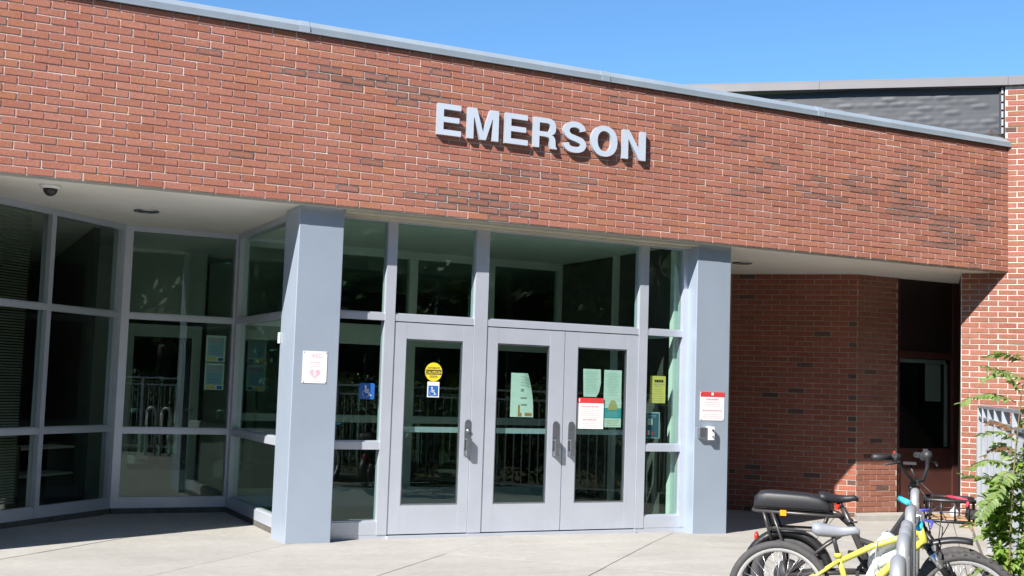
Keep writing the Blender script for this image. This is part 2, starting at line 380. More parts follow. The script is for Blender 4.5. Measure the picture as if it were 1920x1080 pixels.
# ================================================================== SETTING: ground
g = MB(); g.box(-300, 300, -300, 300, -.6, -.16)
tag(g.build('ground', M_grass), 'grass and earth around the school grounds', kind='structure')
pv = MB()
def pq(p, q): return ((q + p) / 2, (q - p) / 2)
pv.zprism([pq(-24, -34), pq(8.02, -34), pq(8.02, 19), pq(-24, 19)][::-1] if False else [pq(-24, -34), pq(-24, 19), pq(8.02, 19), pq(8.02, -34)][::-1], -.155, -.098)
pave = tag(pv.build('pavement', M_joint), 'pale concrete pavement of square slabs laid diagonally before the entrance', kind='structure')
PL = [-.05 + 1.95 * k for k in range(-12, 5)]; QL = [.38 + 2.4 * k for k in range(-14, 8)]
for i in range(len(PL)):
    p0 = PL[i]; p1 = PL[i + 1] if i + 1 < len(PL) else 8.0
    for k in range(len(QL) - 1):
        q0, q1 = QL[k], QL[k + 1]; gp = .006; gq = .004
        cs = [pq(p0 + gp, q0 + gq), pq(p1 - gp, q0 + gq), pq(p1 - gp, q1 - gq), pq(p0 + gp, q1 - gq)]
        if all(abs(x) > 24 or y < -24 for x, y in cs): continue
        # slab outline refined along p so that the gentle fall to the right is followed
        n = 4; top = []; lines = []
        for u in range(n + 1):
            P_ = p0 + gp + (p1 - p0 - 2 * gp) * u / n
            lines.append((pq(P_, q0 + gq), pq(P_, q1 - gq)))
        vv = []; ff = []
        lift = R.uniform(-.002, .002)
        for a, b in lines:
            for (x, y), dz in ((a, 0), (b, 0), (b, -.1), (a, -.1)): vv.append((x, y, gz(x) + lift + dz))
        for u in range(n):
            for w in range(4): ff.append((4 * u + w, 4 * u + (w + 1) % 4, 4 * u + 4 + (w + 1) % 4, 4 * u + 4 + w))
        ff += [(3, 2, 1, 0), (4 * n, 4 * n + 1, 4 * n + 2, 4 * n + 3)]
        b = MB(); b.add(vv, ff); me = b.mesh('slab', M_conc)
        bm = bmesh.new(); bm.from_mesh(me); bmesh.ops.recalc_face_normals(bm, faces=bm.faces); bm.to_mesh(me); bm.free()
        link('slab', me, pave)
kb = MB(frame((0, 0, 0), (1, -1, 0), (1, 1, 0)))   # s = p/sqrt2, d = q/sqrt2
kb.box(8.03 / S2, 8.30 / S2, -20 / S2, 8.36 / S2, -.3, -.03)
tag(kb.build('kerb', M_conc, None, .008), 'low concrete kerb under the metal fence', kind='structure')
bd = MB(frame((0, 0, 0), (1, -1, 0), (1, 1, 0))); bd.box(8.305 / S2, 40 / S2, -40 / S2, 8.3 / S2, -.4, -.10)
tag(bd.build('planting_bed', M_soil), 'bare earth planting bed behind the fence', kind='structure')

# ================================================================== SCHOOL BUILDING
school = thing('school_building', 'brick school entrance with glass doors under a deep brick canopy', 'building', loc=(0, 0, 0))
w = MB(); w.box(-6, 8.60, .0060, .20, ZS - .002, 4.455)
canopy = w.build('canopy_wall', M_mort, school)
BLOBS = [(.45, 4.12, .75, .04, .95), (1.0, 4.03, .4, .045, .9), (.75, 4.07, .3, .03, .6), (1.6, 3.10, .7, .05, .6), (7.2, 3.50, .7, .05, .5), (7.9, 3.25, .5, .04, .5), (6.3, 3.80, .6, .04, .5), (5.5, 3.55, .6, .04, .3), (1.35, 3.18, .25, .08, .6), (1.75, 3.07, .5, .07, .55), (2.4, 3.45, .22, .05, .5), (2.7, 3.38, .18, .05, .6), (1.8, 3.40, .3, .06, .5),
         (1.15, 3.35, .4, .06, .35), (6.6, 3.72, .35, .06, .5), (7.1, 3.56, .3, .07, .6), (7.5, 3.38, .35, .07, .65), (7.8, 3.33, .3, .07, .6), (8.2, 3.52, .25, .08, .6), (7.65, 3.18, .4, .07, .45),
         (8.2, 3.77, .25, .08, .45), (8.35, 4.08, .15, .12, .35), (5.9, 3.62, .4, .1, .3), (5.2, 3.75, .5, .12, .22), (4.6, 3.95, .5, .15, .15), (6.9, 3.9, .7, .12, .25)]
def pick_can(s, z, q, a, b):
    p = .005
    for bx, bz, sx, sz, pr in BLOBS:
        dz = z - bz + .10 * (s - bx) * 0
        p += 1.45 * pr * math.exp(-((s - bx) / sx) ** 2 - (dz / sz) ** 2)
    return M_stain if q.random() < p else M_brick
lay(I4, canopy, -6, 8.586, ZS, 23, .2127, -.7745, 0, pick_can, lambda s, z: -2.55 < s < .42, 11)
# roof cap in lengths
prof = [(-.030, 4.456), (-.030, 4.464), (-.022, 4.467), (-.022, 4.514), (.030, 4.570), (.36, 4.577), (.36, 4.555), (.036, 4.552), (-.008, 4.510), (-.008, 4.456)]
seams = [-6.0, -3.25, -.07, 3.0, 5.72, 8.612]
for a, b in zip(seams[:-1], seams[1:]):
    c_ = MB(); n = len(prof); a1, b1 = a + .003, b - .003
    c_.add([(a1, y, z) for y, z in prof] + [(b1, y, z) for y, z in prof], [tuple(range(n)), tuple(range(n, 2 * n))[::-1]] + [(i, i + n, (i + 1) % n + n, (i + 1) % n) for i in range(n)])
    c_.build('roof_cap', M_cap, school)
    if b < 8:
        j_ = MB(); p2 = [(y - .004 if y < .1 else y, z + (.003 if z > 4.5 else 0)) for y, z in (prof[0], prof[3], prof[4], prof[5])] + [(.30, 4.566), (.034, 4.556), (-.012, 4.508), (-.014, 4.462)]
        j_.add([(b - .045, y, z) for y, z in p2] + [(b + .045, y, z) for y, z in p2], [tuple(range(8)), tuple(range(8, 16))[::-1]] + [(i, i + 8, (i + 1) % 8 + 8, (i + 1) % 8) for i in range(8)])
        j_.build('cap_joint_cover', M_cap, school)
rf = MB(); rf.box(-7, 5.2, .37, 10, 4.25, 4.43); rf.box(5.202, 8.2, .37, .6, 4.25, 4.43); rf.build('roof', M_capd, school)
up = MB(); up.box(-6, 8.58, .003, .05, 4.4555, 4.5); up.build('cap_blocking', M_browndk, school)
# soffit
sf = MB(); sf.zprism([(-6, .205), (8.30, .205), (8.28, .42), (9.25, 1.36), (9.25, 1.6), (6.2, 3.0), (4.5, 3.0), (4.5, .34), (-.02, .34), (-.02, 2.9), (-1.2, 2.9), (-4.2, .35), (-6, .35)][::1], ZS - .010, ZS + .05)
# wide front strip plus the two bays
sf = MB()
sf.box(-6, 8.42, .055, .300, ZS - .010, ZS + .06)
sf.zprism([(-3.5, .300), (.12, .300), (.12, 2.75), (-1.15, 2.75)], ZS - .010, ZS + .06)
sf.zprism([(4.20, .300), (8.30, .300), (9.27, 1.30), (9.27, 1.55), (7.60, 1.55), (6.2, 2.95), (4.20, 2.95)], ZS - .010, ZS + .06)
sf.build('soffit', M_soff, school)
tr = MB(); tr.box(-6, 8.586, .016, .053, ZS - .017, ZS - .003); tr.build('soffit_edge_trim', M_trim, school)
tr = MB(); tr.box(.414, 4.222, .058, .262, ZS - .034, ZS - .012); tr.box(.414, 4.222, .20, .268, ZS - .052, ZS - .035); tr.build('head_trim', M_trim, school)
# columns
for x0, x1 in ((0, .41), (4.226, 4.648)):
    c_ = MB(); c_.box(x0, x1, .105, .56, gz(x0) - .06, ZS - .011); c_.build('column', M_col, school, .006)
pr = MB(); pr.box(-5.5, -2.50, .11, .60, -.05, ZS - .012); pr.build('end_wall', M_mort, school)

# ---- glazing: one call per bay.  xs = mullion spans, zs = transom spans
def bay(name, F, xs, zz, depth=.10, y0=0., skip=(), m=M_alu, gm=None, gy=.045, parent=school):
    """xs: list of (x0,x1) upright bars left to right; zz: list of (z0,z1) rails bottom to top"""
    up_ = MB(F); up_.box(xs[0][0], xs[0][1], y0, y0 + depth, zz[0][0], zz[-1][1]); root = up_.build(name, m, parent)
    up_ = MB(F); up_.box(xs[-1][0], xs[-1][1], y0, y0 + depth, zz[0][0], zz[-1][1]); up_.build('jamb', m, root)
    for a, b in xs[1:-1]:
        u = MB(F); u.box(a, b, y0 - .002, y0 + depth, zz[0][0], zz[-1][1] - .001); u.build('mullion', m, root)
    for i in range(len(xs) - 1):
        for j, (a, b) in enumerate(zz):
            if (i, 'r', j) in skip: continue
            r_ = MB(F); r_.box(xs[i][1], xs[i + 1][0], y0 + .003, y0 + depth - .003, a, b)
            # glazing stop along the top of the rail
            r_.box(xs[i][1] + .0, xs[i + 1][0] - .0, y0 + .018, y0 + depth - .018, b, b + .012)
            r_.build('transom' if 0 < j < len(zz) - 1 else 'rail', m, root)
        for j in range(len(zz) - 1):
            if (i, 'p', j) in skip: continue
            p = MB(F); p.box(xs[i][1] - .004, xs[i + 1][0] + .004, y0 + gy, y0 + gy + .006, zz[j][1] - .002, zz[j + 1][0] + .002); p.build('pane', gm or M_glass, root)
    return root
ZT = (1.984, 2.046); ZM = (.803, .872)
FE = frame((0, .27, 0), (1, 0, 0), (0, 1, 0))
ent = bay('entrance_glazing', FE, [(.411, .447), (.893, .988), (1.795, 1.930), (3.640, 3.742), (4.172, 4.2255)],
          [(.035, .152), ZM, ZT, (2.893, 2.923)], skip={(1, 'p', 0), (1, 'p', 1), (2, 'p', 0), (2, 'p', 1), (1, 'r', 0), (1, 'r', 1), (2, 'r', 0), (2, 'r', 1)})
lw = bay('left_window', F_LEFT, [(-3.2, -3.14), (-2.14, -2.07), (-1.105, -1.045), (-.055, .002)], [(.055, .15), (.828, .885), (1.984, 2.041), (2.889, 2.946)], gm=M_glassd)
mw = bay('middle_window', frame((0, 2.65, 0), (1, 0, 0), (0, 1, 0)), [(-1.098, -1.018), (.045, .070)], [(.055, .152), (.808, .865), (1.980, 2.038), (2.888, 2.946)])
rw = bay('right_window', F_RIGHT, [(.005, .075), (2.03, 2.085)], [(.055, .152), (.803, .872), (1.975, 2.036), (2.888, 2.946)])
pl = MB(F_LEFT); pl.box(-3.2, -.01, .002, .09, -.05, .0545); pl.M = Matrix(); pl.box(-1.09, .069, 2.652, 2.74, -.05, .0545); pl.box(.072, .16, .565, 2.648, -.05, .0545); pl.build('plinth', M_plinth, school)
th = MB(); th.box(.411, .99, .275, .36, -.05, .034); th.box(3.64, 4.225, .275, .36, -.06, .034); th.box(.99, 3.64, .235, .42, -.05, .024); th.build('threshold', M_alu, school)
# ---- doors
def door(x0, x1, g0, g1, hx, lock):
    z0, z1 = .036, 1.974; gz0, gz1 = .295, 1.826
    d = MB(FE); y0, y1 = .006, .05
    d.box(x0, g0, y0, y1, z0, z1); d.box(g1, x1, y0, y1, z0, z1); d.box(g0, g1, y0 + .001, y1 - .001, z0, gz0); d.box(g0, g1, y0 + .001, y1 - .001, gz1, z1)
    root = d.build('door', M_alu, school)
    p = MB(FE); p.box(g0 - .003, g1 + .003, .027, .033, gz0 - .003, gz1 + .003); p.build('pane', M_glass, root)
    s_ = MB(FE); 
    for a, b, c_, e in ((g0, g1, gz0, gz0 + .014), (g0, g1, gz1 - .014, gz1), (g0, g0 + .012, gz0 + .014, gz1 - .014), (g1 - .012, g1, gz0 + .014, gz1 - .014)): s_.box(a, b, .012, .044, c_, e)
    s_.build('glazing_bead', M_handle, root)
    h = MB(FE); w_ = .034
    pts = [(hx - w_, .755), (hx + w_, .755), (hx + w_, 1.06)] + [(hx + w_ * math.cos(a), 1.06 + .03 * math.sin(a)) for a in (.6, 1.1, 1.57, 2.04, 2.54)] + [(hx - w_, 1.06)]
    h.prism(pts, -.004, .0055); h.box(hx - .024, hx + .024, -.048, -.004, .755, .80); h.box(hx - .024, hx + .024, -.048, -.036, .80, .90); h.box(hx - .024, hx + .024, -.046, -.004, .90, .915)
    if lock: h.tube([(hx, -.004, .985), (hx, -.020, .985)], .019, 12)
    h.build('handle', M_handle, root)
    b = MB(FE); b.box(g0 - .06, g1 + .06, .085, .125, .962, 1.012); b.box(g0 - .055, g0 - .02, .05, .085, .965, 1.009); b.box(g1 + .02, g1 + .055, .05, .085, .965, 1.009); b.build('push_bar', M_alu, root)
    return root
door(.992, 1.789, 1.113, 1.691, 1.766, True)
door(1.936, 2.783, 2.052, 2.623, 2.708, False)
door(2.791, 3.635, 2.935, 3.512, 2.880, False)
jb = MB(FE)
for a, b in ((.893, .9915), (1.7895, 1.9355), (3.6355, 3.742)):  jb.box(a + .002, b - .002, .012, .098, .02, 1.983)
jb.build('door_frame', M_alu, ent)

# ---- inside the building
fl = MB(); fl.zprism([(-7, .6), (-3.3, .6), (-1.15, 2.76), (.17, 2.76), (.17, .40), (4.2, .40), (4.2, 3.1), (6.2, 3.1), (6.2, 9.5), (-7, 9.5)], -.05, .012); fl.build('interior_floor', M_infloor, school)
ce = MB(); ce.zprism([(-7, .7), (-3.45, .7), (-1.15, 2.76), (.14, 2.76), (.14, .375), (4.19, .375), (4.19, 2.96), (6.2, 2.96), (6.2, 9.5), (-7, 9.5)], ZS - .006, ZS + .06); ce.build('interior_ceiling', M_ceil, school)
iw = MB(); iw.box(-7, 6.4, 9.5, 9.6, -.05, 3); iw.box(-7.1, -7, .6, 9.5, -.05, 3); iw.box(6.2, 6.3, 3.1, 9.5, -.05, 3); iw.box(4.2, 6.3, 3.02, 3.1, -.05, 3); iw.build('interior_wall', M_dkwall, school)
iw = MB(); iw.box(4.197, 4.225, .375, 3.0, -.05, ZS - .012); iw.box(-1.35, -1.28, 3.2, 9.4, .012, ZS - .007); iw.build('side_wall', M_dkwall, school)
iw = MB(); iw.box(4.14, 4.196, .40, .47, .013, ZS - .008); iw.box(4.14, 4.196, 1.60, 1.67, .013, ZS - .008); iw.box(4.15, 4.196, .471, 1.599, 1.98, 2.05); iw.build('side_mullion', M_alu_in, school)
iw = MB(); iw.box(.55, 1.1, 6.3, 6.4, .012, ZS - .007); iw.box(-1.27, -.72, 5.0, 5.08, .012, ZS - .007); iw.box(-.72, .24, 5.0, 5.08, 2.08, ZS - .007); iw.build('lobby_wall', M_inwall, school)
FI = frame((0, 2.95, 0), (1, 0, 0), (0, 1, 0))
bay('inner_glazing', FI, [(.16, .22), (1.16, 1.26), (2.16, 2.26), (3.16, 3.26), (4.13, 4.19)], [(.013, .20), (.95, 1.02), (1.84, 2.06), (2.86, ZS - .007)], m=M_alu_in)
def inner_door(x0, x1, y, mt):
    d = MB(); d.box(x0, x0 + .11, y, y + .045, .015, 2.03); d.box(x1 - .11, x1, y, y + .045, .015, 2.03); d.box(x0 + .11, x1 - .11, y + .001, y + .044, .015, .26); d.box(x0 + .11, x1 - .11, y + .001, y + .044, 1.88, 2.03)
    r_ = d.build('inner_door', mt, school); p = MB(); p.box(x0 + .11, x1 - .11, y + .02, y + .026, .26, 1.88); p.build('pane', M_glass, r_)
    h = MB(); h.box(x1 - .08, x1 - .04, y - .03, y, .93, 1.08); h.tube([(x1 - .06, y - .05, 1.0), (x1 - .18, y - .05, 1.0)], .011, 8); h.build('handle', M_silver, r_)
inner_door(-.70, .22, 5.01, M_alu_in)
bl = MB(F_LEFT)
z = .20
while z < 2.86:
    bl.add([(-2.05, .13, z), (-1.22, .13, z), (-1.22, .152, z + .014), (-2.05, .152, z + .014)], [(0, 1, 2, 3)]); z += .026
bl.box(-2.05, -1.22, .12, .16, 2.86, 2.89)
z = .20
while z < 2.86:
    bl.add([(-3.1, .13, z), (-2.15, .13, z), (-2.15, .152, z + .014), (-3.1, .152, z + .014)], [(0, 1, 2, 3)]); z += .026
bo = bl.build('window_blind', M_blind, school); bo['kind'] = 'stuff'
bk = thing('bookcase', 'low pale bookcase inside the window left of the entrance', 'bookcase')
for zz in (.40, .66):
    b = MB(F_LEFT); b.box(-.98, -.22, .30, .62, zz, zz + .02); b.build('shelf', M_inwall, bk)
b = MB(F_LEFT); b.box(-1.0, -.98, .30, .62, .013, .70); b.box(-.22, -.20, .30, .62, .013, .70); b.build('side_panel', M_dkwall, bk)

# ================================================================== BRICK BUILDING ON THE RIGHT
wing = thing('brick_building', 'taller brick building joining the entrance at an angle on the right', 'building', loc=(8.6, .1, 0))
wm = MB(F_WING); wm.box(-.52, 3.0, .006, .20, -.3, 4.43); wm.box(-.03, 3.0, .006, .20, 4.4305, 5.2)
wwall = wm.build('wall', M_mort, wing)
M_mort_shade = mat('shade_tinted_mortar', (.40, .35, .31), .95, var=.25, nscale=5, bmp=.5, bscale=150)  # darker copy of the wall mortar, with the shade of the recess painted in
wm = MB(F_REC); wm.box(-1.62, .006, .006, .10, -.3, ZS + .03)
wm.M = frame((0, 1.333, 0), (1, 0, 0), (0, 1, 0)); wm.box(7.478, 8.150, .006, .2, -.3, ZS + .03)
rwall = wm.build('recess_wall', M_mort_shade, wing)
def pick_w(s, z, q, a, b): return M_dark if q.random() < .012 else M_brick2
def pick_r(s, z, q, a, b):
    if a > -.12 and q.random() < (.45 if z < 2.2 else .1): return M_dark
    return M_dark if q.random() < .035 else M_brick2_shade
zb0 = 2.879 - 46 * CH
L2 = .2095
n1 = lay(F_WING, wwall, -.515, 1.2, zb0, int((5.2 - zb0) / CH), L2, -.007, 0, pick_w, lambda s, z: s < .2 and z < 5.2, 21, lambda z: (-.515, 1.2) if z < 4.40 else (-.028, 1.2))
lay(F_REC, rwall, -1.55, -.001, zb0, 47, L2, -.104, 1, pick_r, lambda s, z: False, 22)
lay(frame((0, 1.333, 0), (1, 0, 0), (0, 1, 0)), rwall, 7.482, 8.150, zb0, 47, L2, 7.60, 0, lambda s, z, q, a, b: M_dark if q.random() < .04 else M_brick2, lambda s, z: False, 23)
# wing roof edge, rising slightly to the left
we = MB(F_WING)
def ez(s): return 5.205 + (-s) * .024 if s < 0 else 5.205
for a, b in ((-4.6, -2.2), (-2.197, -.003), (0, 2.4)):
    vv = []
    for s_ in (a, b):
        e = ez(s_); vv += [(s_, -.05, e), (s_, -.05, e + .085), (s_, -.03, e + .115), (s_, .4, e + .115), (s_, .4, e)]
    MBe = MB(F_WING); MBe.add(vv, [(0, 1, 2, 3, 4), (9, 8, 7, 6, 5)] + [(i, i + 5, (i + 1) % 5 + 5, (i + 1) % 5) for i in range(5)]); MBe.build('roof_edge', M_capd, wing)
# wrinkled membrane panel over old brickwork
M_memb = mat('grey_membrane', (.052, .057, .067), .55, .0, .10, 2.0, spec=.45)
cp = MB(F_WING); nx, nz = 150, 56; vv = []; ff = []
q = random.Random(5)
off = {}
def hump(s, z):
    c = math.floor(z / CH); fz = z / CH - c; k = math.floor(s / .2095 + (.5 if c % 2 else 0)); fs = s / .2095 + (.5 if c % 2 else 0) - k
    a = off.setdefault((c, k), q.uniform(.1, 1.) ** 2)
    return a * (math.sin(math.pi * fz) ** .7) * min(1, 5 * fs, 5 * (1 - fs)) * .008
for j in range(nz + 1):
    for i in range(nx + 1):
        s_ = -3.9 + 3.80 * i / nx; z = 4.30 + .95 * j / nz
        z2 = min(z, ez(s_) + .02)
        vv.append((s_, .055 - hump(s_, z2) - .004 * math.sin(s_ * 3.1) - .003 * math.sin(s_ * 1.3 + z * 5), z2))
for j in range(nz):
    for i in range(nx): ff.append((j * (nx + 1) + i, j * (nx + 1) + i + 1, (j + 1) * (nx + 1) + i + 1, (j + 1) * (nx + 1) + i))
cp.add(vv, ff, 0, True); cp.box(-3.9, -.10, .07, .2, 4.3, 5.2); cp.build('membrane_panel', M_memb, wing)
es = MB(F_WING); es.box(-.098, -.034, .03, .08, 4.45, 5.2); eo = es.build('edge_strip', M_browndk, wing)
for k in range(7):
    e2 = MB(F_WING); e2.box(-.074, -.052, .012, .03, 4.53 + k * .098, 4.53 + k * .098 + .075); e2.build('strip_clip', M_cap, eo)
sc_ = MB(F_WING); sc_.add([(-.36, -.02, 4.60), (-.22, -.03, 4.615), (-.19, .0, 4.70), (-.15, -.02, 4.62), (-.04, -.03, 4.60), (-.03, -.02, 4.56), (-.2, -.03, 4.575)], [(0, 1, 6), (1, 2, 3), (1, 3, 6), (3, 4, 5, 6)])
sc_.add([(-.36, .02, 4.60), (-.22, .01, 4.615), (-.19, .03, 4.70), (-.15, .02, 4.62), (-.04, .01, 4.60), (-.03, .02, 4.56), (-.2, .01, 4.575)], [(6, 1, 0), (3, 2, 1), (6, 3, 1), (6, 5, 4, 3)]); sc_.build('torn_flashing', M_browndk, wing)
# return of the wing beside the brown unit
rt = MB(frame((8.586, 0, 0), (1, -1, 0), (1, 1, 0))); rt.box(-.518, -.40, .20, 1.45, -.3, ZS + .03); rt.build('return_wall', M_browndk, wing)
# brown window unit
un = MB(frame((0, 1.333, 0), (1, 0, 0), (0, 1, 0)))
un.box(8.152, 8.215, .03, .13, -.1, ZS - .012); un.box(9.13, 9.28, .03, .13, -.1, ZS - .012); un.box(8.215, 9.13, .032, .128, 1.945, 2.03); un.box(8.215, 9.13, .032, .128, .73, .80); un.box(8.215, 9.13, .032, .128, -.1, .03)
unit = un.build('window_unit', M_brown, wing)
for z0, z1, mm, nm in ((.03, .73, M_brown, 'lower_panel'), (2.03, ZS - .012, M_browndk, 'upper_panel')):
    b = MB(frame((0, 1.333, 0), (1, 0, 0), (0, 1, 0))); b.box(8.215, 9.13, .055, .10, z0, z1); b.build(nm, mm, unit)
b = MB(frame((0, 1.333, 0), (1, 0, 0), (0, 1, 0))); b.box(8.215, 9.13, .07, .076, .80, 1.945); b.build('pane', M_glassd, unit)
b = MB(); b.box(8.24, 9.05, 1.412, 1.425, 1.885, 1.935); b.box(9.03, 9.08, 1.412, 1.425, .82, 1.885); b.build('inner_sash', M_alu_in, unit)
b = MB(); b.box(8.74, 9.0, 1.45, 1.46, 1.40, 1.88); b.build('roller_blind', M_inwall, unit)
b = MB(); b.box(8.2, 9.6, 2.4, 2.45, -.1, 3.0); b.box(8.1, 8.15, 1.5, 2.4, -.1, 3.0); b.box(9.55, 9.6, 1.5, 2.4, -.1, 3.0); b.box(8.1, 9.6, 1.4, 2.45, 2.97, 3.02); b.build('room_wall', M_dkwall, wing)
st = MB(); st.zprism([(7.30, 1.10), (8.2, 1.02), (9.2, 1.10), (9.2, 1.33), (7.46, 1.33)], -.2, .008); st.build('concrete_sill', M_conc, wing, .004)
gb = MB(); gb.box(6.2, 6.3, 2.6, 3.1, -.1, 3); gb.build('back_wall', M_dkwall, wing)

# ================================================================== SIGN LETTERS
sign = thing('building_sign', 'raised silver letters reading EMERSON on the brick canopy', 'sign', loc=(2.3, -.02, 3.7))
def curve_mesh(name, splines, y0, y1, parent, mats, bez=False):
    cu = bpy.data.curves.new(name, 'CURVE'); cu.dimensions = '2D'; cu.fill_mode = 'BOTH'; cu.extrude = (y1 - y0) / 2
    for pts in splines:
        sp = cu.splines.new('POLY'); sp.points.add(len(pts) - 1); sp.use_cyclic_u = True
        for p_, (x, z) in zip(sp.points, pts): p_.co = (x, z, 0, 1)
    o = bpy.data.objects.new('tmp', cu); COL.objects.link(o); dg = bpy.context.evaluated_depsgraph_get()
    me = bpy.data.meshes.new_from_object(o.evaluated_get(dg)); bpy.data.objects.remove(o)
    me.transform(Matrix(((1, 0, 0, 0), (0, 0, -1, (y0 + y1) / 2), (0, 1, 0, 0), (0, 0, 0, 1))))
    me.materials.clear()
    for m in mats: me.materials.append(m)
    for p_ in me.polygons: p_.material_index = 0 if abs(p_.normal.y) > .5 or len(mats) == 1 else 1; p_.use_smooth = False
    me.name = name
    return link(name, me, parent)
def ell(cx, cz, rx_, rz_, a0=0, a1=360, n=40): return [(cx + rx_ * math.cos(math.radians(a0 + (a1 - a0) * i / n)), cz + rz_ * math.sin(math.radians(a0 + (a1 - a0) * i / n))) for i in range(n + 1)]
def letter_poly(ch):
    # unit cell: height 1, width ~.8 ; x from 0
    s = .205
    if ch == 'E': return [[(0, 0), (.80, 0), (.80, .175), (s, .175), (s, .415), (.73, .415), (.73, .585), (s, .585), (s, .825), (.78, .825), (.78, 1), (0, 1)]], .80
    if ch == 'M': return [[(0, 0), (.20, 0), (.20, .70), (.215, .70), (.42, 0), (.61, 0), (.815, .70), (.83, .70), (.83, 0), (1.03, 0), (1.03, 1), (.74, 1), (.523, .27), (.507, .27), (.29, 1), (0, 1)]], 1.03
    if ch == 'N': return [[(0, 0), (.195, 0), (.195, .67), (.21, .67), (.60, 0), (.82, 0), (.82, 1), (.625, 1), (.625, .33), (.61, .33), (.22, 1), (0, 1)]], .82
    if ch == 'R':
        out = [(0, 0), (s, 0), (s, .385), (.40, .385), (.50, .375), (.565, .335), (.585, .26), (.595, .12), (.625, 0), (.845, 0), (.845, .03), (.80, .08), (.79, .24), (.77, .35), (.71, .425), (.655, .455), (.735, .50), (.785, .575), (.80, .70), (.785, .82), (.73, .92), (.64, .98), (.52, 1), (0, 1)]
        inn = [(s, .545), (s, .835), (.47, .835), (.545, .825), (.58, .78), (.59, .69), (.575, .60), (.54, .56), (.46, .545)]
        return [out, inn], .845
    if ch == 'O':
        def se(rx_, rz_, e): return [(.46 + rx_ * math.copysign(abs(math.cos(a)) ** e, math.cos(a)), .5 + rz_ * math.copysign(abs(math.sin(a)) ** e, math.sin(a))) for a in [2 * math.pi * i / 48 for i in range(48)]]
        return [se(.46, .525, .92), se(.245, .345, .95)], .92
    if ch == 'S':
        # centre line stroked with constant width
        c = [(.115, .285), (.135, .20), (.20, .125), (.30, .083), (.42, .075), (.55, .09), (.65, .14), (.70, .22), (.695, .31), (.63, .385), (.52, .43), (.40, .465), (.28, .50), (.19, .555), (.135, .64), (.130, .735), (.165, .825), (.25, .895), (.37, .925), (.48, .920), (.58, .885), (.65, .82), (.685, .72)]
        # smooth
        pts = []
        for i in range(len(c) - 1):
            p0, p1, p2, p3 = c[max(i - 1, 0)], c[i], c[i + 1], c[min(i + 2, len(c) - 1)]
            for t_ in (0, .33, .67):
                pts.append(tuple(.5 * (2 * p1[k] + (p2[k] - p0[k]) * t_ + (2 * p0[k] - 5 * p1[k] + 4 * p2[k] - p3[k]) * t_ ** 2 + (3 * p1[k] - p0[k] - 3 * p2[k] + p3[k]) * t_ ** 3) for k in (0, 1)))
        pts.append(c[-1]); L_, R_ = [], []; hw = .098
        for i, p in enumerate(pts):
            a, b = pts[max(i - 1, 0)], pts[min(i + 1, len(pts) - 1)]; dx, dz = b[0] - a[0], b[1] - a[1]; l = math.hypot(dx, dz)
            L_.append((p[0] - dz / l * hw, p[1] + dx / l * hw)); R_.append((p[0] + dz / l * hw, p[1] - dx / l * hw))
        return [L_ + R_[::-1]], .80
LX = [('E', 1.208, 1.449), ('M', 1.513, 1.833), ('E', 1.901, 2.144), ('R', 2.205, 2.459), ('S', 2.527, 2.788), ('O', 2.840, 3.137), ('N', 3.199, 3.467)]
for ch, a, b in LX:
    sp, wd = letter_poly(ch); z0, z1 = 3.706, 3.998
    xo = .02 if ch == 'S' else 0
    curve_mesh('letter', [[(a + (x - xo) * (b - a) / wd, z0 + z * (z1 - z0)) for x, z in p] for p in sp], -.044, -.006, sign, [M_letter, M_letter_side])
pin = MB()
for ch, a, b in LX:
    for fx in (.12, .80):
        pin.tube([(a + (b - a) * .1, -.01, 3.73 if fx < .5 else 3.96), (a + (b - a) * .1, .004, 3.73 if fx < .5 else 3.96)], .004, 6)
pin.build('mounting_pin', M_handle, sign)

# ================================================================== SIGNS, NOTICES, STICKERS
def text(s, F, x, z, y, size, m, parent, bold=0., name='lettering'):
    cu = bpy.data.curves.new('t', 'FONT'); cu.body = s; cu.size = size; cu.align_x = 'CENTER'; cu.offset = bold
    o = bpy.data.objects.new('tmp', cu); COL.objects.link(o); dg = bpy.context.evaluated_depsgraph_get()
    me = bpy.data.meshes.new_from_object(o.evaluated_get(dg)); bpy.data.objects.remove(o)
    me.transform(F @ Matrix(((1, 0, 0, x), (0, 0, -1, y), (0, 1, 0, z), (0, 0, 0, 1)))); me.materials.clear(); me.materials.append(m); me.name = name
    return link(name, me, parent)
def lines(F, x0, x1, z0, z1, n, y, m, parent, seed, center=True, h=.5):
    q = random.Random(seed); b = MB(F); dz = (z1 - z0) / n
    for i in range(n):
        z = z1 - (i + .75) * dz; wtot = (x1 - x0) * q.uniform(.6, 1); x = (x0 + x1) / 2 - wtot / 2 if center else x0; xe = x + wtot
        while x < xe:
            l = q.uniform(.06, .2) * (x1 - x0); l = min(l, xe - x)
            if l < .004: break
            b.quad(x, x + l, z, z + dz * h, y); x += l + .02 * (x1 - x0)
    return b.build('printing', m, parent)
def plate(name, label, cat, F, x0, x1, z0, z1, y, m, th_=.0012, rnd=0., group=None):
    b = MB(F)
    if rnd:
        pts = []
        for cx, cz, a in ((x1 - rnd, z0 + rnd, -90), (x1 - rnd, z1 - rnd, 0), (x0 + rnd, z1 - rnd, 90), (x0 + rnd, z0 + rnd, 180)):
            pts += ell(cx, cz, rnd, rnd, a, a + 90, 5)
        b.prism(pts, y - th_, y)
    else: b.box(x0, x1, y - th_, y, z0, z1)
    return tag(b.build(name, m), label, cat, group)
F0 = I4
E_ = .0006
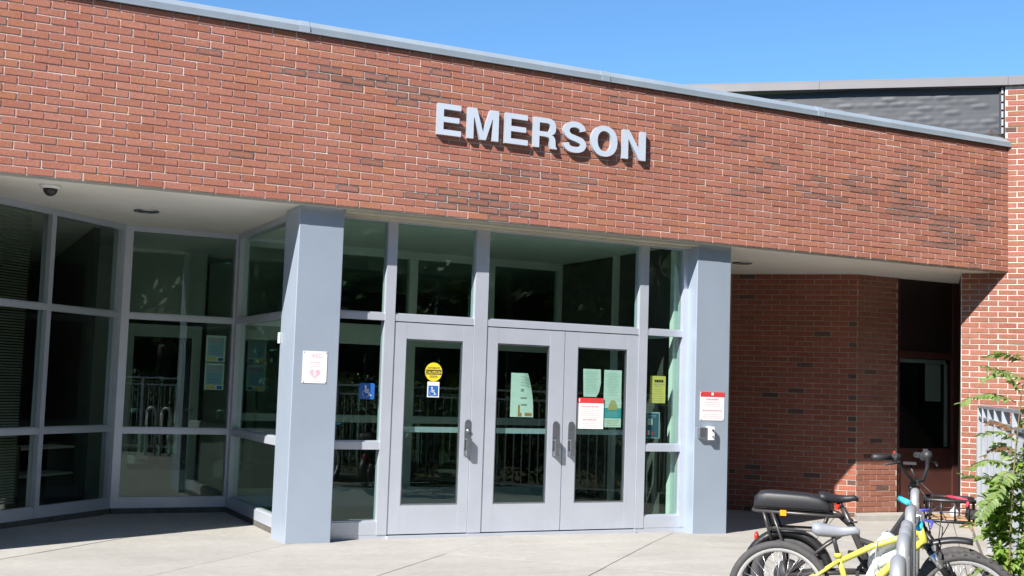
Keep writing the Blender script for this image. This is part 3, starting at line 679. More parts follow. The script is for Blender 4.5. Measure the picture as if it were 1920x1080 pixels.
# AED sign on the left column
yc = .105
s_ = plate('defibrillator_sign', 'white AED sign with faded pink heart on the left column', 'sign', F0, .086, .306, 1.388, 1.668, yc - .001, M_white, .003)
yf = yc - .0045
text('AED', F0, .212, 1.612, yf, .052, M_pinkp, s_, .001)
lines(F0, .13, .27, 1.555, 1.60, 1, yf, M_pinkp, s_, 1, h=.15); lines(F0, .145, .255, 1.525, 1.57, 2, yf, M_pinkp, s_, 2, h=.25); lines(F0, .11, .29, 1.398, 1.415, 1, yf, M_pinkp, s_, 3, h=.3)
hp = []
for i in range(40):
    a = 2 * math.pi * i / 40; hp.append((.198 + .0032 * 16 * math.sin(a) ** 3, 1.472 + .0031 * (13 * math.cos(a) - 5 * math.cos(2 * a) - 2 * math.cos(3 * a) - math.cos(4 * a))))
b = MB(); b.prism(hp[::-1], yf - .0004, yf); b.build('heart', M_pinkp, s_)
b = MB(); b.prism([(.195, 1.505), (.186, 1.468), (.198, 1.470), (.194, 1.437), (.214, 1.478), (.201, 1.477), (.207, 1.505)], yf - .0009, yf - .0005); b.build('lightning_bolt', M_white, s_)
def screws(F, x0, x1, z0, z1, y, par):
    for x in (x0, x1):
        for z in (z0, z1):
            b = MB(F); b.tube([(x, y + .001, z), (x, y - .002, z)], .006, 8); b.build('screw', M_handle, par)
screws(F0, .096, .296, 1.398, 1.658, yc - .004, s_)
# wheelchair symbol
def chair(F, cx, cz, h, y, m, parent):
    b = MB(F); u = h / 10.
    def rib(pts, w_):
        for (x0, z0), (x1, z1) in zip(pts[:-1], pts[1:]):
            dx, dz = x1 - x0, z1 - z0; l = math.hypot(dx, dz) or 1; nx_, nz_ = -dz / l * w_ / 2, dx / l * w_ / 2; ex, ez_ = dx / l * w_ * .3, dz / l * w_ * .3
            b.add([(cx + u * (x0 - nx_ - ex), y, cz + u * (z0 - nz_ - ez_)), (cx + u * (x1 - nx_ + ex), y, cz + u * (z1 - nz_ + ez_)), (cx + u * (x1 + nx_ + ex), y, cz + u * (z1 + nz_ + ez_)), (cx + u * (x0 + nx_ - ex), y, cz + u * (z0 + nz_ - ez_))], [(0, 1, 2, 3)])
    b.add([(cx + u * (-.9 + .85 * math.cos(a)), y, cz + u * (4.1 + .85 * math.sin(a))) for a in [2 * math.pi * i / 14 for i in range(14)]], [tuple(range(14))])
    rib([(-.9, 3.0), (-.7, -.6), (1.9, -.6), (3.0, -3.4), (3.9, -3.1)], 1.05); rib([(-.8, 1.2), (1.8, 1.2)], .85)
    rib([(.0 + 2.75 * math.cos(math.radians(a)) - .6, -2.0 + 2.75 * math.sin(math.radians(a))) for a in range(120, 345, 15)], .8)
    return b.build('wheelchair_symbol', m, parent)
GO = .298                                             # just outside the door panes
s_ = plate('access_sign', 'blue square wheelchair sign inside the glass left of the doors', 'sign', F0, .686, .834, 1.256, 1.404, .3125, M_blue, .002, .018)
chair(F0, .757, 1.328, .110, .3100, M_white, s_)
b = MB(); b.prism(ell(1.406, 1.527, .086, .088, 0, 360, 32)[:-1], GO - .0512 + .049, GO - .001)
s_ = tag(b.build('caution_sticker', M_yel), 'round yellow CAUTION sticker on the single door glass', 'sticker'); ys = GO - .0028
b = MB(); b.box(1.326, 1.486, ys - .0002, ys + .0002, 1.503, 1.547); b.build('band', M_black, s_)
text('CAUTION', F0, 1.406, 1.510, ys - .0006, .037, M_yel, s_, .0008)
text('AUTOMATIC', F0, 1.406, 1.557, ys - .0002, .022, M_black, s_, .0004); text('DOOR', F0, 1.406, 1.475, ys - .0002, .026, M_black, s_, .0004)
s_ = plate('access_sticker', 'white and blue wheelchair sticker below the yellow round sticker', 'sticker', F0, 1.348, 1.468, 1.291, 1.436, GO - .001, M_pap, .0008)
b = MB(); b.box(1.358, 1.458, GO - .0024, GO - .0019, 1.300, 1.400); b.build('blue_field', M_blue, s_); chair(F0, 1.402, 1.346, .085, GO - .0027, M_white, s_)
IN = .3055                                            # inside face of the door panes
# left leaf of the double door: curled sheet
b = MB(); rows = 8; vv = []; ff = []
for i in range(rows + 1):
    z = 1.124 + .424 * i / rows; r1 = 2.472 - .045 * max(0, (i - 2) / 6.) ** 1.6 * 1.3
    for u in range(7):
        f = u / 6.; vv.append((2.222 + (r1 - 2.222) * f, IN + .002 + .03 * max(0, f - .6) ** 2 * i / 2, z))
for i in range(rows):
    for u in range(6): ff.append((i * 7 + u, i * 7 + u + 1, (i + 1) * 7 + u + 1, (i + 1) * 7 + u))
b.add(vv, ff, 0, True)
s_ = tag(b.build('paper_notice', M_paperg), 'long pale sheet with a curled edge and a small drawing, middle door', 'notice'); yp = IN + .0014
lines(F0, 2.32, 2.42, 1.42, 1.53, 4, yp, M_lgrey, s_, 9, h=.35); b = MB(); b.box(2.33, 2.365, yp - .0003, yp, 1.37, 1.395); b.build('black_mark', M_grey, s_)
b = MB(); b.box(2.33, 2.395, yp - .0004, yp, 1.30, 1.315); b.box(2.335, 2.40, yp - .0004, yp, 1.235, 1.25); b.build('drawing_lines', M_grey, s_)
b = MB(); b.box(2.305, 2.325, yp - .0004, yp, 1.13, 1.24); b.box(2.325, 2.345, yp - .0004, yp, 1.13, 1.165); b.box(2.38, 2.455, yp - .0004, yp, 1.135, 1.165); b.build('drawing_blocks', M_orange, s_)
for i, (x0, x1, z0, z1, lab, rr) in enumerate(((3.018, 3.226, 1.338, 1.615, 'pale green typed sheet with rounded right edge, upper left on right door', 1), (3.262, 3.467, 1.324, 1.613, 'square pale green typed sheet, upper right on right door', 0))):
    b = MB()
    if rr: b.prism([(x0 + .012, z0), (x1 - .05, z0), (x1 - .02, z0 + .05), (x1, z0 + .14), (x1 - .006, z1), (x0, z1)], IN, IN + .001)
    else: b.box(x0, x1, IN, IN + .001, z0, z1)
    s_ = tag(b.build('paper_notice', M_paperg), lab, 'notice', 'pale green sheets on the right door'); lines(F0, x0 + .02, x1 - .03, z0 + .03, z1 - .02, 15, IN - .0006, M_lgrey, s_, 30 + i, h=.3)
s_ = plate('red_topped_notice', 'white notice with red top band on right door glass', 'notice', F0, 2.952, 3.258, 1.021, 1.327, GO - .002, M_pap, .001)
b = MB(); b.box(2.952, 3.258, GO - .0042, GO - .0034, 1.276, 1.327); b.build('red_band', M_red, s_); b = MB(); b.box(2.972, 2.984, GO - .0050, GO - .0045, 1.287, 1.318); b.build('white_mark', M_white, s_)
lines(F0, 2.97, 3.235, 1.228, 1.252, 1, GO - .0036, M_pink, s_, 41, h=.6); lines(F0, 2.985, 3.225, 1.13, 1.22, 5, GO - .0036, M_pink, s_, 42, h=.25); lines(F0, 2.97, 3.235, 1.098, 1.122, 1, GO - .0036, M_pink, s_, 43, h=.6); lines(F0, 2.99, 3.22, 1.03, 1.085, 3, GO - .0036, M_pink, s_, 44, h=.25)
s_ = plate('teal_poster', 'pale poster with tan mound over a teal band, right door', 'poster', F0, 3.266, 3.470, 1.040, 1.323, IN + .001, M_paperg, .001)
b = MB(); b.box(3.266, 3.470, IN - .0008, IN - .0004, 1.130, 1.232); b.build('teal_band', M_teal, s_)
b = MB(); b.prism([(3.315, 1.212), (3.425, 1.212), (3.420, 1.26), (3.395, 1.305), (3.37, 1.312), (3.345, 1.305), (3.322, 1.26)], IN - .0014, IN - .0010); b.build('tan_mound', M_tan, s_)
lines(F0, 3.285, 3.45, 1.145, 1.20, 3, IN - .0010, M_sky, s_, 51, h=.3); lines(F0, 3.285, 3.45, 1.05, 1.12, 4, IN - .0006, M_tan, s_, 52, h=.3)
GS = .321
s_ = plate('yellow_flyer', 'yellow paper flyer taped inside the glass right of the doors', 'flyer', F0, 3.820, 4.008, 1.294, 1.572, GS + .0025, M_yelp, .001)
lines(F0, 3.86, 4.0, 1.495, 1.54, 1, GS + .0010, M_black, s_, 61, h=.6); lines(F0, 3.85, 3.995, 1.46, 1.50, 2, GS + .0010, M_grey, s_, 62, h=.3); lines(F0, 3.84, 3.99, 1.31, 1.45, 6, GS + .0010, M_tan, s_, 63, h=.2)
s_ = plate('dark_poster', 'dark blue framed poster low inside the right side glass', 'poster', F0, 3.746, 3.946, .935, 1.200, GS + .0025, M_sky, .001)
b = MB(); b.box(3.752, 3.934, GS + .0006, GS + .0010, .942, 1.188); b.build('navy_field', M_navy, s_)
b = MB(); b.box(3.80, 3.86, GS - .0001 + .0002, GS + .0005, 1.07, 1.135); b.build('pale_emblem', M_lgrey, s_); b = MB(); b.box(3.782, 3.80, GS + .0001, GS + .0005, .968, 1.01); b.box(3.85, 3.868, GS + .0001, GS + .0005, .968, 1.0); b.build('red_figures', M_red, s_); b = MB(); b.box(3.806, 3.826, GS + .0001, GS + .0005, .968, 1.015); b.build('white_figure', M_pap, s_)
lines(F0, 3.765, 3.925, 1.145, 1.175, 2, GS + .0004, M_sky, s_, 71, h=.3)
for i, (z0, z1) in enumerate(((1.573, 1.851), (1.276, 1.558))):
    s_ = plate('window_poster', ('upper' if i == 0 else 'lower') + ' of two pale blue posters with yellow corner inside the middle window', 'poster', F0, -.208, -.004, z0, z1, 2.7035, M_pap, .001, 0, 'posters in the middle window')
    b = MB(); b.box(-.192, -.02, 2.7018, 2.7022, z0 + .055, z1 - .02); b.build('blue_field', M_sky, s_); b = MB(); b.box(-.19, -.10, 2.7018, 2.7022, z0 + .012, z0 + .048); b.build('yellow_corner', M_yelp, s_)
    b = MB(); b.box(-.075, -.02, 2.7018, 2.7022, z0 + .012, z0 + .042); b.build('blue_corner', M_blue, s_); lines(F0, -.18, -.03, z1 - .08, z1 - .03, 2, 2.7014, M_pink, s_, 80 + i, h=.5); lines(F0, -.18, -.03, z0 + .07, z1 - .10, 7, 2.7014, M_blue if i else M_teal, s_, 85 + i, h=.2)
s_ = plate('entry_notice_sign', 'white sign with red top band screwed to the right column', 'sign', F0, 4.290, 4.590, 1.134, 1.426, yc - .001, M_white, .003)
b = MB(); b.box(4.290, 4.590, yc - .0052, yc - .0044, 1.376, 1.426); b.build('red_band', M_red, s_); b = MB(); b.box(4.425, 4.452, yc - .0058, yc - .0054, 1.392, 1.420); b.build('white_mark', M_white, s_)
lines(F0, 4.315, 4.565, 1.335, 1.36, 1, yc - .0046, M_pink, s_, 91, h=.6); lines(F0, 4.325, 4.55, 1.275, 1.33, 3, yc - .0046, M_pink, s_, 92, h=.25); lines(F0, 4.31, 4.57, 1.222, 1.246, 1, yc - .0046, M_pink, s_, 93, h=.6); lines(F0, 4.32, 4.56, 1.15, 1.21, 3, yc - .0046, M_pink, s_, 94, h=.25)
screws(F0, 4.302, 4.578, 1.146, 1.414, yc - .0048, s_)
ic = thing('intercom', 'grey box and white button panel below the red topped column sign', 'intercom')
b = MB(); b.box(4.262, 4.368, .060, .104, .952, 1.062); b.build('speaker_box', M_handle, ic, .008); b = MB(); b.box(4.370, 4.437, .045, .104, .935, 1.070); b.build('button_panel', M_white, ic, .004)
for z in (1.035, .972): b = MB(); b.tube([(4.412, .046, z), (4.412, .036, z)], .011 if z > 1 else .007, 10); b.build('button', M_blackm, ic)
b = MB(); b.box(-.016, -.001, .535, .59, 1.735, 1.835); tag(b.build('wall_switch', M_lgrey, None, .004), 'small pale switch box on the side of the left column', 'switch')

# camera and ceiling lights
sc0 = thing('security_camera', 'small white dome security camera under the left canopy ceiling', 'camera', loc=(-2.044, .369, ZS - .01), local=True)
b = MB(); b.tube([(0, 0, -.001), (0, 0, -.03)], [.085, .078], 20); b.build('base', M_white, sc0); b = MB(); b.ball((0, 0, -.031), (.058, .058, .060), 0, 18, 8, .5, 1.); b.build('dome', M_blackp, sc0)
for i, (x, y) in enumerate(((-1.10, 1.42), (5.655, 1.254))):
    L_ = thing('ceiling_light', ('round recessed light in the left canopy ceiling', 'round recessed light in the right canopy ceiling')[i], 'ceiling light', 'recessed canopy lights', (x, y, ZS - .011), True)
    b = MB(); ring = []
    n = 24
    for r_, zz in ((.115, 0), (.115, -.012), (.095, -.014), (.085, 0)): ring.append([(r_ * math.cos(2 * math.pi * k / n), r_ * math.sin(2 * math.pi * k / n), zz) for k in range(n)])
    b.loft(ring, cap=False); b.build('trim_ring', M_handle, L_); b = MB(); b.add([(.086 * math.cos(2 * math.pi * k / n), .086 * math.sin(2 * math.pi * k / n), -.004) for k in range(n)], [tuple(range(n))[::-1]]); b.build('lens', M_blackm, L_)

# ================================================================== BICYCLE RACK
FB = lambda x, y: frame((x, y, 0), (1, -1, 0), (1, 1, 0))     # local x: bike forward, local y: away from the photographer
rk = thing('bike_rack', 'grey wavy steel pipe bike rack running between the bicycles', 'bike rack')
posts = [-4.742, -3.99, -3.69, -3.405, -2.60, -1.24]          # distance along the row (1,1)/sqrt2 from p = 7.16
FRK = frame((3.600, -3.600, 0), (1.0105, .9895, 0), (-.9895, 1.0105, 0))
tops = [.835, .835, .835, .835, .835, .83]
def hoop(s0, s1, zt):
    b = MB(FRK); r_ = min(.13, (s1 - s0) / 2); pts = [(s0, 0, -.03), (s0, 0, zt - r_)]
    pts += [((s0 + r_) - r_ * math.cos(a), 0, zt - r_ - .028 + .0 + r_ * math.sin(a)) for a in [math.pi / 2 * k / 7 for k in range(1, 8)]]
    pts += [((s1 - r_) + r_ * math.sin(a), 0, zt - r_ - .028 + r_ * math.cos(a)) for a in [math.pi / 2 * k / 7 for k in range(0, 8)]] + [(s1, 0, zt - r_ - .05), (s1, 0, -.03)]
    b.tube(pts, .0275, 14); return b.build('hoop', M_rack, rk)
for s_ in [(a + b) / 2 for a, b in ()]: pass
for s0 in posts: hoop(s0, s0 + .19, .862)
rb = MB(FRK); rb.box(-5.0, -.7, -.04, .04, -.01, .012); rb.build('base_rail', M_rack, rk)

# ================================================================== BICYCLES
def wheel(parent, F, cx, cz, r, tw, rim_m, nsp=28, knob=False, turn=0., name='wheel'):
    G = F @ Matrix.Translation((cx, 0, cz)) @ Matrix.Rotation(turn, 4, 'Z')
    b = MB(G); n = 48
    b.tube([((r - tw) * math.cos(2 * math.pi * k / n), 0, (r - tw) * math.sin(2 * math.pi * k / n)) for k in range(n)], tw, 10, 0, True)
    w_ = b.build(name, M_rubber, parent)
    if knob:
        kb_ = MB(G)
        for k in range(56):
            a = 2 * math.pi * k / 56
            for yy in ((-.6, .6) if k % 2 else (-.25, .25, .9, -.9)):
                rr = (r - tw) + tw * math.sqrt(max(0, 1 - (yy * .9) ** 2)); c_, s2 = math.cos(a), math.sin(a)
                kb_.M = G @ Matrix(((c_, 0, -s2, 0), (0, 1, 0, 0), (s2, 0, c_, 0), (0, 0, 0, 1))); kb_.box(rr - .004, rr + .005, yy * tw - .005, yy * tw + .005, -.007, .007)
        kb_.build('tread_knobs', M_rubber, w_)
    b = MB(G); rr = r - 2 * tw
    b.loft([[(q_ * math.cos(2 * math.pi * k / n), y_, q_ * math.sin(2 * math.pi * k / n)) for k in range(n)] for q_, y_ in ((rr + .008, -tw * .6), (rr - .014, -tw * .45), (rr - .014, tw * .45), (rr + .008, tw * .6))], cap=False)
    b.build('rim', rim_m, w_)
    b = MB(G)
    for k in range(nsp):
        a = 2 * math.pi * k / nsp; o_ = .35 * (1 if k % 2 else -1); sd_ = .03 if k % 4 < 2 else -.03
        b.tube([(.022 * math.cos(a + o_ * 4), sd_, .022 * math.sin(a + o_ * 4)), ((rr - .01) * math.cos(a), 0, (rr - .01) * math.sin(a))], .0013, 4)
    b.build('spokes', M_silver, w_)
    b = MB(G); b.tube([(0, -.055, 0), (0, .055, 0)], .024, 12); b.tube([(0, -.035, 0), (0, -.03, 0)], .034, 12); b.tube([(0, .03, 0), (0, .035, 0)], .034, 12); b.build('hub', M_blackm, w_)
    return w_
def disc(parent, F, cx, cz, r, y, m, name, inner=.6, teeth=0):
    b = MB(F @ Matrix.Translation((cx, y, cz))); n = 36
    def ring(rr, yy): return [(rr * (1 + (.05 if teeth and k % 2 else 0) * (rr > r * .9)) * math.cos(2 * math.pi * k / n), yy, rr * (1 + (.05 if teeth and k % 2 else 0) * (rr > r * .9)) * math.sin(2 * math.pi * k / n)) for k in range(n)]
    b.loft([ring(r * inner, -.0015), ring(r, -.0015), ring(r, .0015), ring(r * inner, .0015), ring(r * inner, -.0015)], cap=False, smooth=False)
    for k in range(5):
        a = 2 * math.pi * k / 5; b.tube([(.01 * math.cos(a), 0, .01 * math.sin(a)), (r * inner * 1.05 * math.cos(a), 0, r * inner * 1.05 * math.sin(a))], .006, 5)
    return b.build(name, m, parent)
def saddle(parent, F, xr, xn, z, wid, drop, m):
    rings = []; n = 14
    for i in range(11):
        f = i / 10.; x = xr + (xn - xr) * f; wv = wid * (1 - f) ** 1.0 * (1 if f > .12 else .80 + f * 1.6) if f < .45 else None
        wv = wid * (.80 + 1.6 * f if f < .12 else (1 - (f - .12) * 1.55) if f < .58 else .29 - .12 * (f - .58)); wv = max(wv, .045 / .16 * wid * .7) * (1 if f < .96 else .6)
        top = z + .018 * (1 - f) ** 2 - .012 * math.sin(math.pi * f) + (-.02 if f > .97 else 0) - (.012 if f < .03 else 0); bot = top - drop * (1 - .55 * f) * (.7 if f < .05 or f > .95 else 1)
        rings.append([(x, wv * math.cos(2 * math.pi * k / n) * .5, (top + bot) / 2 + (top - bot) / 2 * math.copysign(abs(math.sin(2 * math.pi * k / n)) ** .7, math.sin(2 * math.pi * k / n))) for k in range(n)])
    b = MB(F); b.loft(rings); return b.build('saddle', m, parent)

# ---- lime bicycle
FY = FB(1.545, -4.62)
yb = thing('lime_bicycle', 'small lime yellow mountain bike with cyan grips parked at the rack', 'bicycle', 'bicycles at the rack', (1.545, -4.62, 0))
wheel(yb, FY, 0, .295, .297, .024, M_rim, 28); wheel(yb, FY, .985, .300, .302, .027, M_rim, 28, True, .06)
b = MB(FY)
b.tube([(.335, 0, .505), (.50, 0, .595), (.70, 0, .672), (.745, 0, .685)], .017, 12)         # top tube
b.tube([(.315, 0, .535), (.345, 0, .44), (.40, 0, .26)], .016, 12)                            # seat tube
b.tube([(.40, 0, .262), (.56, 0, .455), (.66, 0, .56), (.765, 0, .635)], .021, 12)            # down tube
b.tube([(.745, 0, .725), (.785, 0, .605)], .022, 12)                                          # head tube
for sy in (-.055, .055):
    b.tube([(.325, sy * .35, .505), (.20, sy, .415), (.01, sy, .30)], .010, 8); b.tube([(.39, sy * .5, .265), (.20, sy, .27), (.01, sy, .295)], .010, 8)
b.tube([(.318, 0, .520), (.316, 0, .545)], .022, 12)
b.build('frame', M_lime, yb)
b = MB(FY); b.tube([(.316, 0, .54), (.285, 0, .655)], .0125, 10); b.build('seat_post', M_blackm, yb)
saddle(yb, FY, .178, .435, .702, .15, .085, M_saddle)
b = MB(FY)
for sy in (-.05, .05): b.tube([(.80, sy, .60), (.905, sy, .455)], .018, 10); b.tube([(.895, sy, .468), (.985, sy, .302)], .022, 10)
b.tube([(.80, -.05, .605), (.775, 0, .63), (.80, .05, .605)], .017, 8); b.tube([(.905, -.05, .50), (.885, 0, .56), (.905, .05, .50)], .014, 8); b.build('fork', M_blackp, yb)
b = MB(FY)
for sy in (-.05, .05): b.tube([(.815, sy, .582), (.865, sy, .512)], .0205, 10)
b.build('fork_stanchion', M_silver, yb)
fd = MB(FY); rings = []
for i in range(13):
    f = i / 12; x = .80 + .225 * f; z = .652 + .028 * math.sin(f * 2.3) ; wd_ = .040 * (1 - .25 * f) * (1 if 0 < i < 12 else .8)
    rings.append([(x, yy, z - dz) for yy, dz in ((-wd_, .030), (-wd_ * .8, .008), (0, 0), (wd_ * .8, .008), (wd_, .030), (wd_ * .85, .034), (0, .010), (-wd_ * .85, .034))])
fd.loft(rings); fd.build('front_fender', M_blackp, yb)
b = MB(FY); b.tube([(.745, 0, .72), (.725, 0, .775), (.765, 0, .785)], .016, 8)
b.tube([(.685, .26, .828), (.72, .16, .815), (.755, .05, .79), (.765, 0, .785), (.765, -.06, .775), (.765, -.17, .765), (.757, -.24, .758)], .011, 8); hb = b.build('handlebar', M_silver, yb)
for p0, p1 in (((.690, .24, .827), (.640, .345, .840)), ((.757, -.20, .760), (.748, -.33, .745))):
    b = MB(FY); b.tube([p0, p1], .017, 12); b.build('grip', M_cyan, hb)
for p0, p1, p2 in (((.74, .12, .80), (.795, .16, .80), (.80, .26, .795)), ((.77, -.10, .77), (.815, -.15, .762), (.805, -.25, .742))):
    b = MB(FY); b.tube([p0, p1, p2], .0065, 8); b.build('brake_lever', M_violet, hb)
b = MB(FY); b.tube([(.80, .05, .80), (.86, .03, .76), (.85, .01, .66), (.80, .03, .56)], .003, 6); b.tube([(.80, -.08, .77), (.87, -.04, .73), (.86, .0, .62), (.82, .04, .52)], .003, 6); b.tube([(.79, .0, .79), (.85, .02, .84), (.90, .03, .74), (.84, .03, .62)], .003, 6); b.build('brake_cable', M_blackm, yb)
b = MB(FY); b.box(.815, .835, -.055, .055, .60, .63); b.tube([(.81, 0, .62), (.84, 0, .62)], .012, 8); b.build('brake_caliper', M_silver, yb)
disc(yb, FY, .40, .26, .075, -.055, M_blackm, 'chainring', .7, 1)
b = MB(FY); b.tube([(.40, -.03, .26), (.40, -.075, .26)], .018, 10); b.tube([(.40, -.075, .26), (.48, -.08, .14)], .009, 8); b.box(.44, .53, -.16, -.085, .12, .14); b.tube([(.40, .075, .26), (.32, .08, .38)], .009, 8); b.box(.28, .37, .085, .16, .37, .39); b.build('crank', M_silver, yb)
disc(yb, FY, 0, .295, .05, -.042, M_silver, 'cassette', .4, 1)
b = MB(FY); b.tube([(.03, -.05, .26), (.05, -.055, .20), (.02, -.055, .15)], .011, 8); b.tube([(.0, -.05, .345), (.40, -.055, .335)], .004, 6); b.tube([(.02, -.055, .16), (.40, -.055, .186)], .004, 6); b.build('chain_and_derailleur', M_blackm, yb)
b = MB(FY); b.tube([(.245, -.04, .425), (.20, -.06, .40), (.15, -.065, .375)], .011, 8); b.tube([(.245, .04, .425), (.20, .06, .40), (.15, .065, .375)], .011, 8); b.build('rear_brake', M_silver, yb)

# ---- electric cargo bicycle
FE2 = FB(2.30, -3.76)
eb = thing('electric_cargo_bike', 'black electric cargo bike with long passenger seat and front basket', 'bicycle', 'bicycles at the rack', (2.30, -3.76, 0))
wheel(eb, FE2, 0, .25, .252, .040, M_blackm, 24); wheel(eb, FE2, 1.06, .25, .252, .040, M_blackm, 24)
def fender(cx, r, a0, a1, nm, dep=.05):
    rings = []; n = 22
    for i in range(n + 1):
        a = math.radians(a0 + (a1 - a0) * i / n)
        rings.append([(cx + (r - dz) * math.cos(a), yy, .25 + (r - dz) * math.sin(a)) for yy, dz in ((-.06, dep), (-.05, .012), (-.02, 0), (.02, 0), (.05, .012), (.06, dep), (.045, .018), (0, .006), (-.045, .018))])
    b = MB(FE2); b.loft(rings); return b.build(nm, M_blackp, eb)
fender(0, .298, 190, 12, 'rear_fender')
b = MB(FE2)
b.tube([(.345, 0, .70), (.40, 0, .585), (.485, 0, .40), (.52, 0, .30)], [.018, .024, .026, .026], 12)
b.tube([(.81, 0, .66), (.73, 0, .53), (.62, 0, .36), (.52, 0, .29)], .030, 12); b.tube([(.775, 0, .83), (.835, 0, .60)], .027, 12)
b.tube([(.40, 0, .585), (.31, 0, .66), (.25, 0, .665)], .018, 10); b.tube([(.44, 0, .50), (.60, 0, .46), (.76, 0, .60)], .020, 10)
for sy in (-.075, .075):
    b.tube([(.50, sy * .5, .30), (.25, sy, .28), (.0, sy, .25)], .014, 8); b.tube([(.405, sy * .3, .57), (.25, sy, .46), (.0, sy, .25)], .012, 8)
b.build('frame', M_frame_dk, eb)
b = MB(FE2); ring = [(-.205, -.085, .655), (-.225, -.05, .657), (-.228, 0, .657), (-.225, .05, .657), (-.205, .085, .655), (.27, .085, .645), (.33, .05, .645), (.36, 0, .645), (.33, -.05, .645), (.27, -.085, .645)]
b.tube(ring, .011, 8, 0, True)
for sy in (-.085, .085):
    b.tube([(-.155, sy, .652), (-.125, sy * .95, .55), (-.10, sy * .9, .47)], .010, 8); b.tube([(-.10, sy, .652), (-.035, sy, .48), (.0, sy, .27)], .010, 8); b.tube([(.255, sy, .645), (.22, sy, .55)], .010, 8); b.tube([(-.12, sy, .545), (.24, sy, .548), (.36, sy * .4, .545)], .008, 8)
b.tube([(-.12, -.085, .545), (-.12, .085, .545)], .008, 8); b.build('cargo_rack', M_frame_dk, eb)
rings = []; n = 20
for i, (x, zt, wv) in enumerate(((-.222, .70, .05), (-.215, .745, .085), (-.185, .778, .098), (-.13, .787, .102), (0, .785, .104), (.12, .781, .102), (.20, .768, .098), (.255, .735, .092), (.275, .70, .08))):
    rings.append([(x, wv * math.copysign(abs(math.cos(2 * math.pi * k / n)) ** .45, math.cos(2 * math.pi * k / n)), .669 + (zt - .669) * .5 + (zt - .669) * .5 * math.copysign(abs(math.sin(2 * math.pi * k / n)) ** .45, math.sin(2 * math.pi * k / n))) for k in range(n)])
b = MB(FE2); b.loft(rings); b.build('passenger_seat', M_vinyl, eb)
saddle(eb, FE2, .195, .445, .788, .19, .075, M_vinyl)
b = MB(FE2); b.tube([(.345, 0, .695), (.325, 0, .735)], .015, 10); b.build('seat_post', M_blackp, eb)
b = MB(FE2); b.tube([(.395, 0, .60), (.385, 0, .622)], .027, 10); b.tube([(.385, -.02, .61), (.44, -.035, .615)], .006, 6); b.build('seat_clamp', M_blackp, eb)
b = MB(FE2); b.box(-.045, -.005, -.1, -.094, .632, .668); b.build('reflector', M_amber, eb)
b = MB(FE2); b.box(.300, .318, -.03, .03, .69, .72); b.ball((.315, 0, .705), (.018, .03, .022), 0, 10, 6); b.build('seat_light', M_redl, eb)
b = MB(FE2); b.ball((-.207, 0, .475), (.016, .03, .034), 0, 12, 8); b.build('tail_light', M_redl, eb)
b = MB(FE2)
for sy in (-.065, .065): b.tube([(.855, sy, .585), (.95, sy, .45)], .016, 10); b.tube([(.93, sy, .475), (1.06, sy, .25)], .020, 10)
b.tube([(.855, -.065, .59), (.83, 0, .61), (.855, .065, .59)], .018, 8); b.build('fork', M_blackp, eb)
b = MB(FE2); b.box(-.075, .075, -.04, .04, -.11, .11); b.M = FE2
bt = MB(FE2 @ Matrix.Translation((.700, 0, .595)) @ Matrix.Rotation(math.radians(33), 4, 'Y')); bt.box(-.032, .032, -.045, .045, -.13, .12); bt.build('battery', M_blackp, eb, .01)
b = MB(FE2); b.tube([(.775, 0, .83), (.770, 0, .87)], .022, 10); b.tube([(.770, 0, .868), (.80, 0, .885)], .026, 10); b.box(.765, .815, -.035, .035, .868, .905); b.build('stem', M_blackp, eb)
b = MB(FE2)
b.tube([(.55, -.33, 1.050), (.645, -.24, 1.046), (.70, -.17, 1.015), (.74, -.10, .945), (.785, -.05, .893), (.80, 0, .885), (.84, .05, .90), (.865, .09, .97), (.87, .14, 1.03), (.85, .22, 1.048), (.80, .34, 1.05)], .0125, 10); hb = b.build('handlebar', M_blackp, eb)
for p0, p1 in (((.645, -.243, 1.047), (.545, -.335, 1.050)), ((.845, .235, 1.048), (.795, .35, 1.05))):
    b = MB(FE2); b.tube([p0, p1], .019, 12); b.build('grip', M_blackm, hb)
b = MB(FE2); b.tube([(.66, -.225, 1.046), (.70, -.19, 1.05)], .024, 10); b.box(.655, .69, -.24, -.20, 1.05, 1.078); b.tube([(.68, -.20, 1.035), (.70, -.25, 1.02), (.62, -.34, 1.01)], .007, 6); b.build('brake_lever', M_blackm, hb)
b = MB(FE2); b.tube([(.862, .20, 1.048), (.845, .24, 1.048)], .032, 12); b.ball((.866, .17, 1.055), .034, 0, 12, 8); b.tube([(.87, .18, 1.03), (.92, .22, 1.01), (.93, .32, .985)], .007, 6); b.box(.84, .87, .20, .25, 1.07, 1.095); b.build('shifter', M_blackm, hb)
b = MB(FE2); b.box(.72, .80, -.03, .05, 1.0, 1.015); b.tube([(.76, .01, 1.0), (.80, .0, .90)], .008, 6); b.build('display', M_blackm, hb)
b = MB(FE2); b.box(.662, .676, -.216, -.200, 1.078, 1.090); b.build('red_button', M_redl, hb)
bs_ = MB(FE2)
zb, zt = .668, .795
def rect(x0, x1, y0, y1, z, r_=.008):
    c_ = .03; return [(x0 + c_, y0, z), (x1 - c_, y0, z), (x1, y0 + c_, z), (x1, y1 - c_, z), (x1 - c_, y1, z), (x0 + c_, y1, z), (x0, y1 - c_, z), (x0, y0 + c_, z)]
bs_.tube(rect(.845, 1.145, -.17, .17, zt), .012, 8, 0, True); bs_.tube(rect(.86, 1.14, -.165, .165, zb), .011, 8, 0, True); bs_.tube(rect(.855, 1.142, -.168, .168, .725), .004, 6, 0, True)
for x in (.88, .95, 1.03, 1.11):
    for y in (-.17, .17): bs_.tube([(x, y, zb), (x, y, zt)], .0068, 6)
for y in (-.11, -.04, .04, .11):
    for x in (.85, 1.143): bs_.tube([(x, y, zb), (x, y, zt)], .0068, 6)
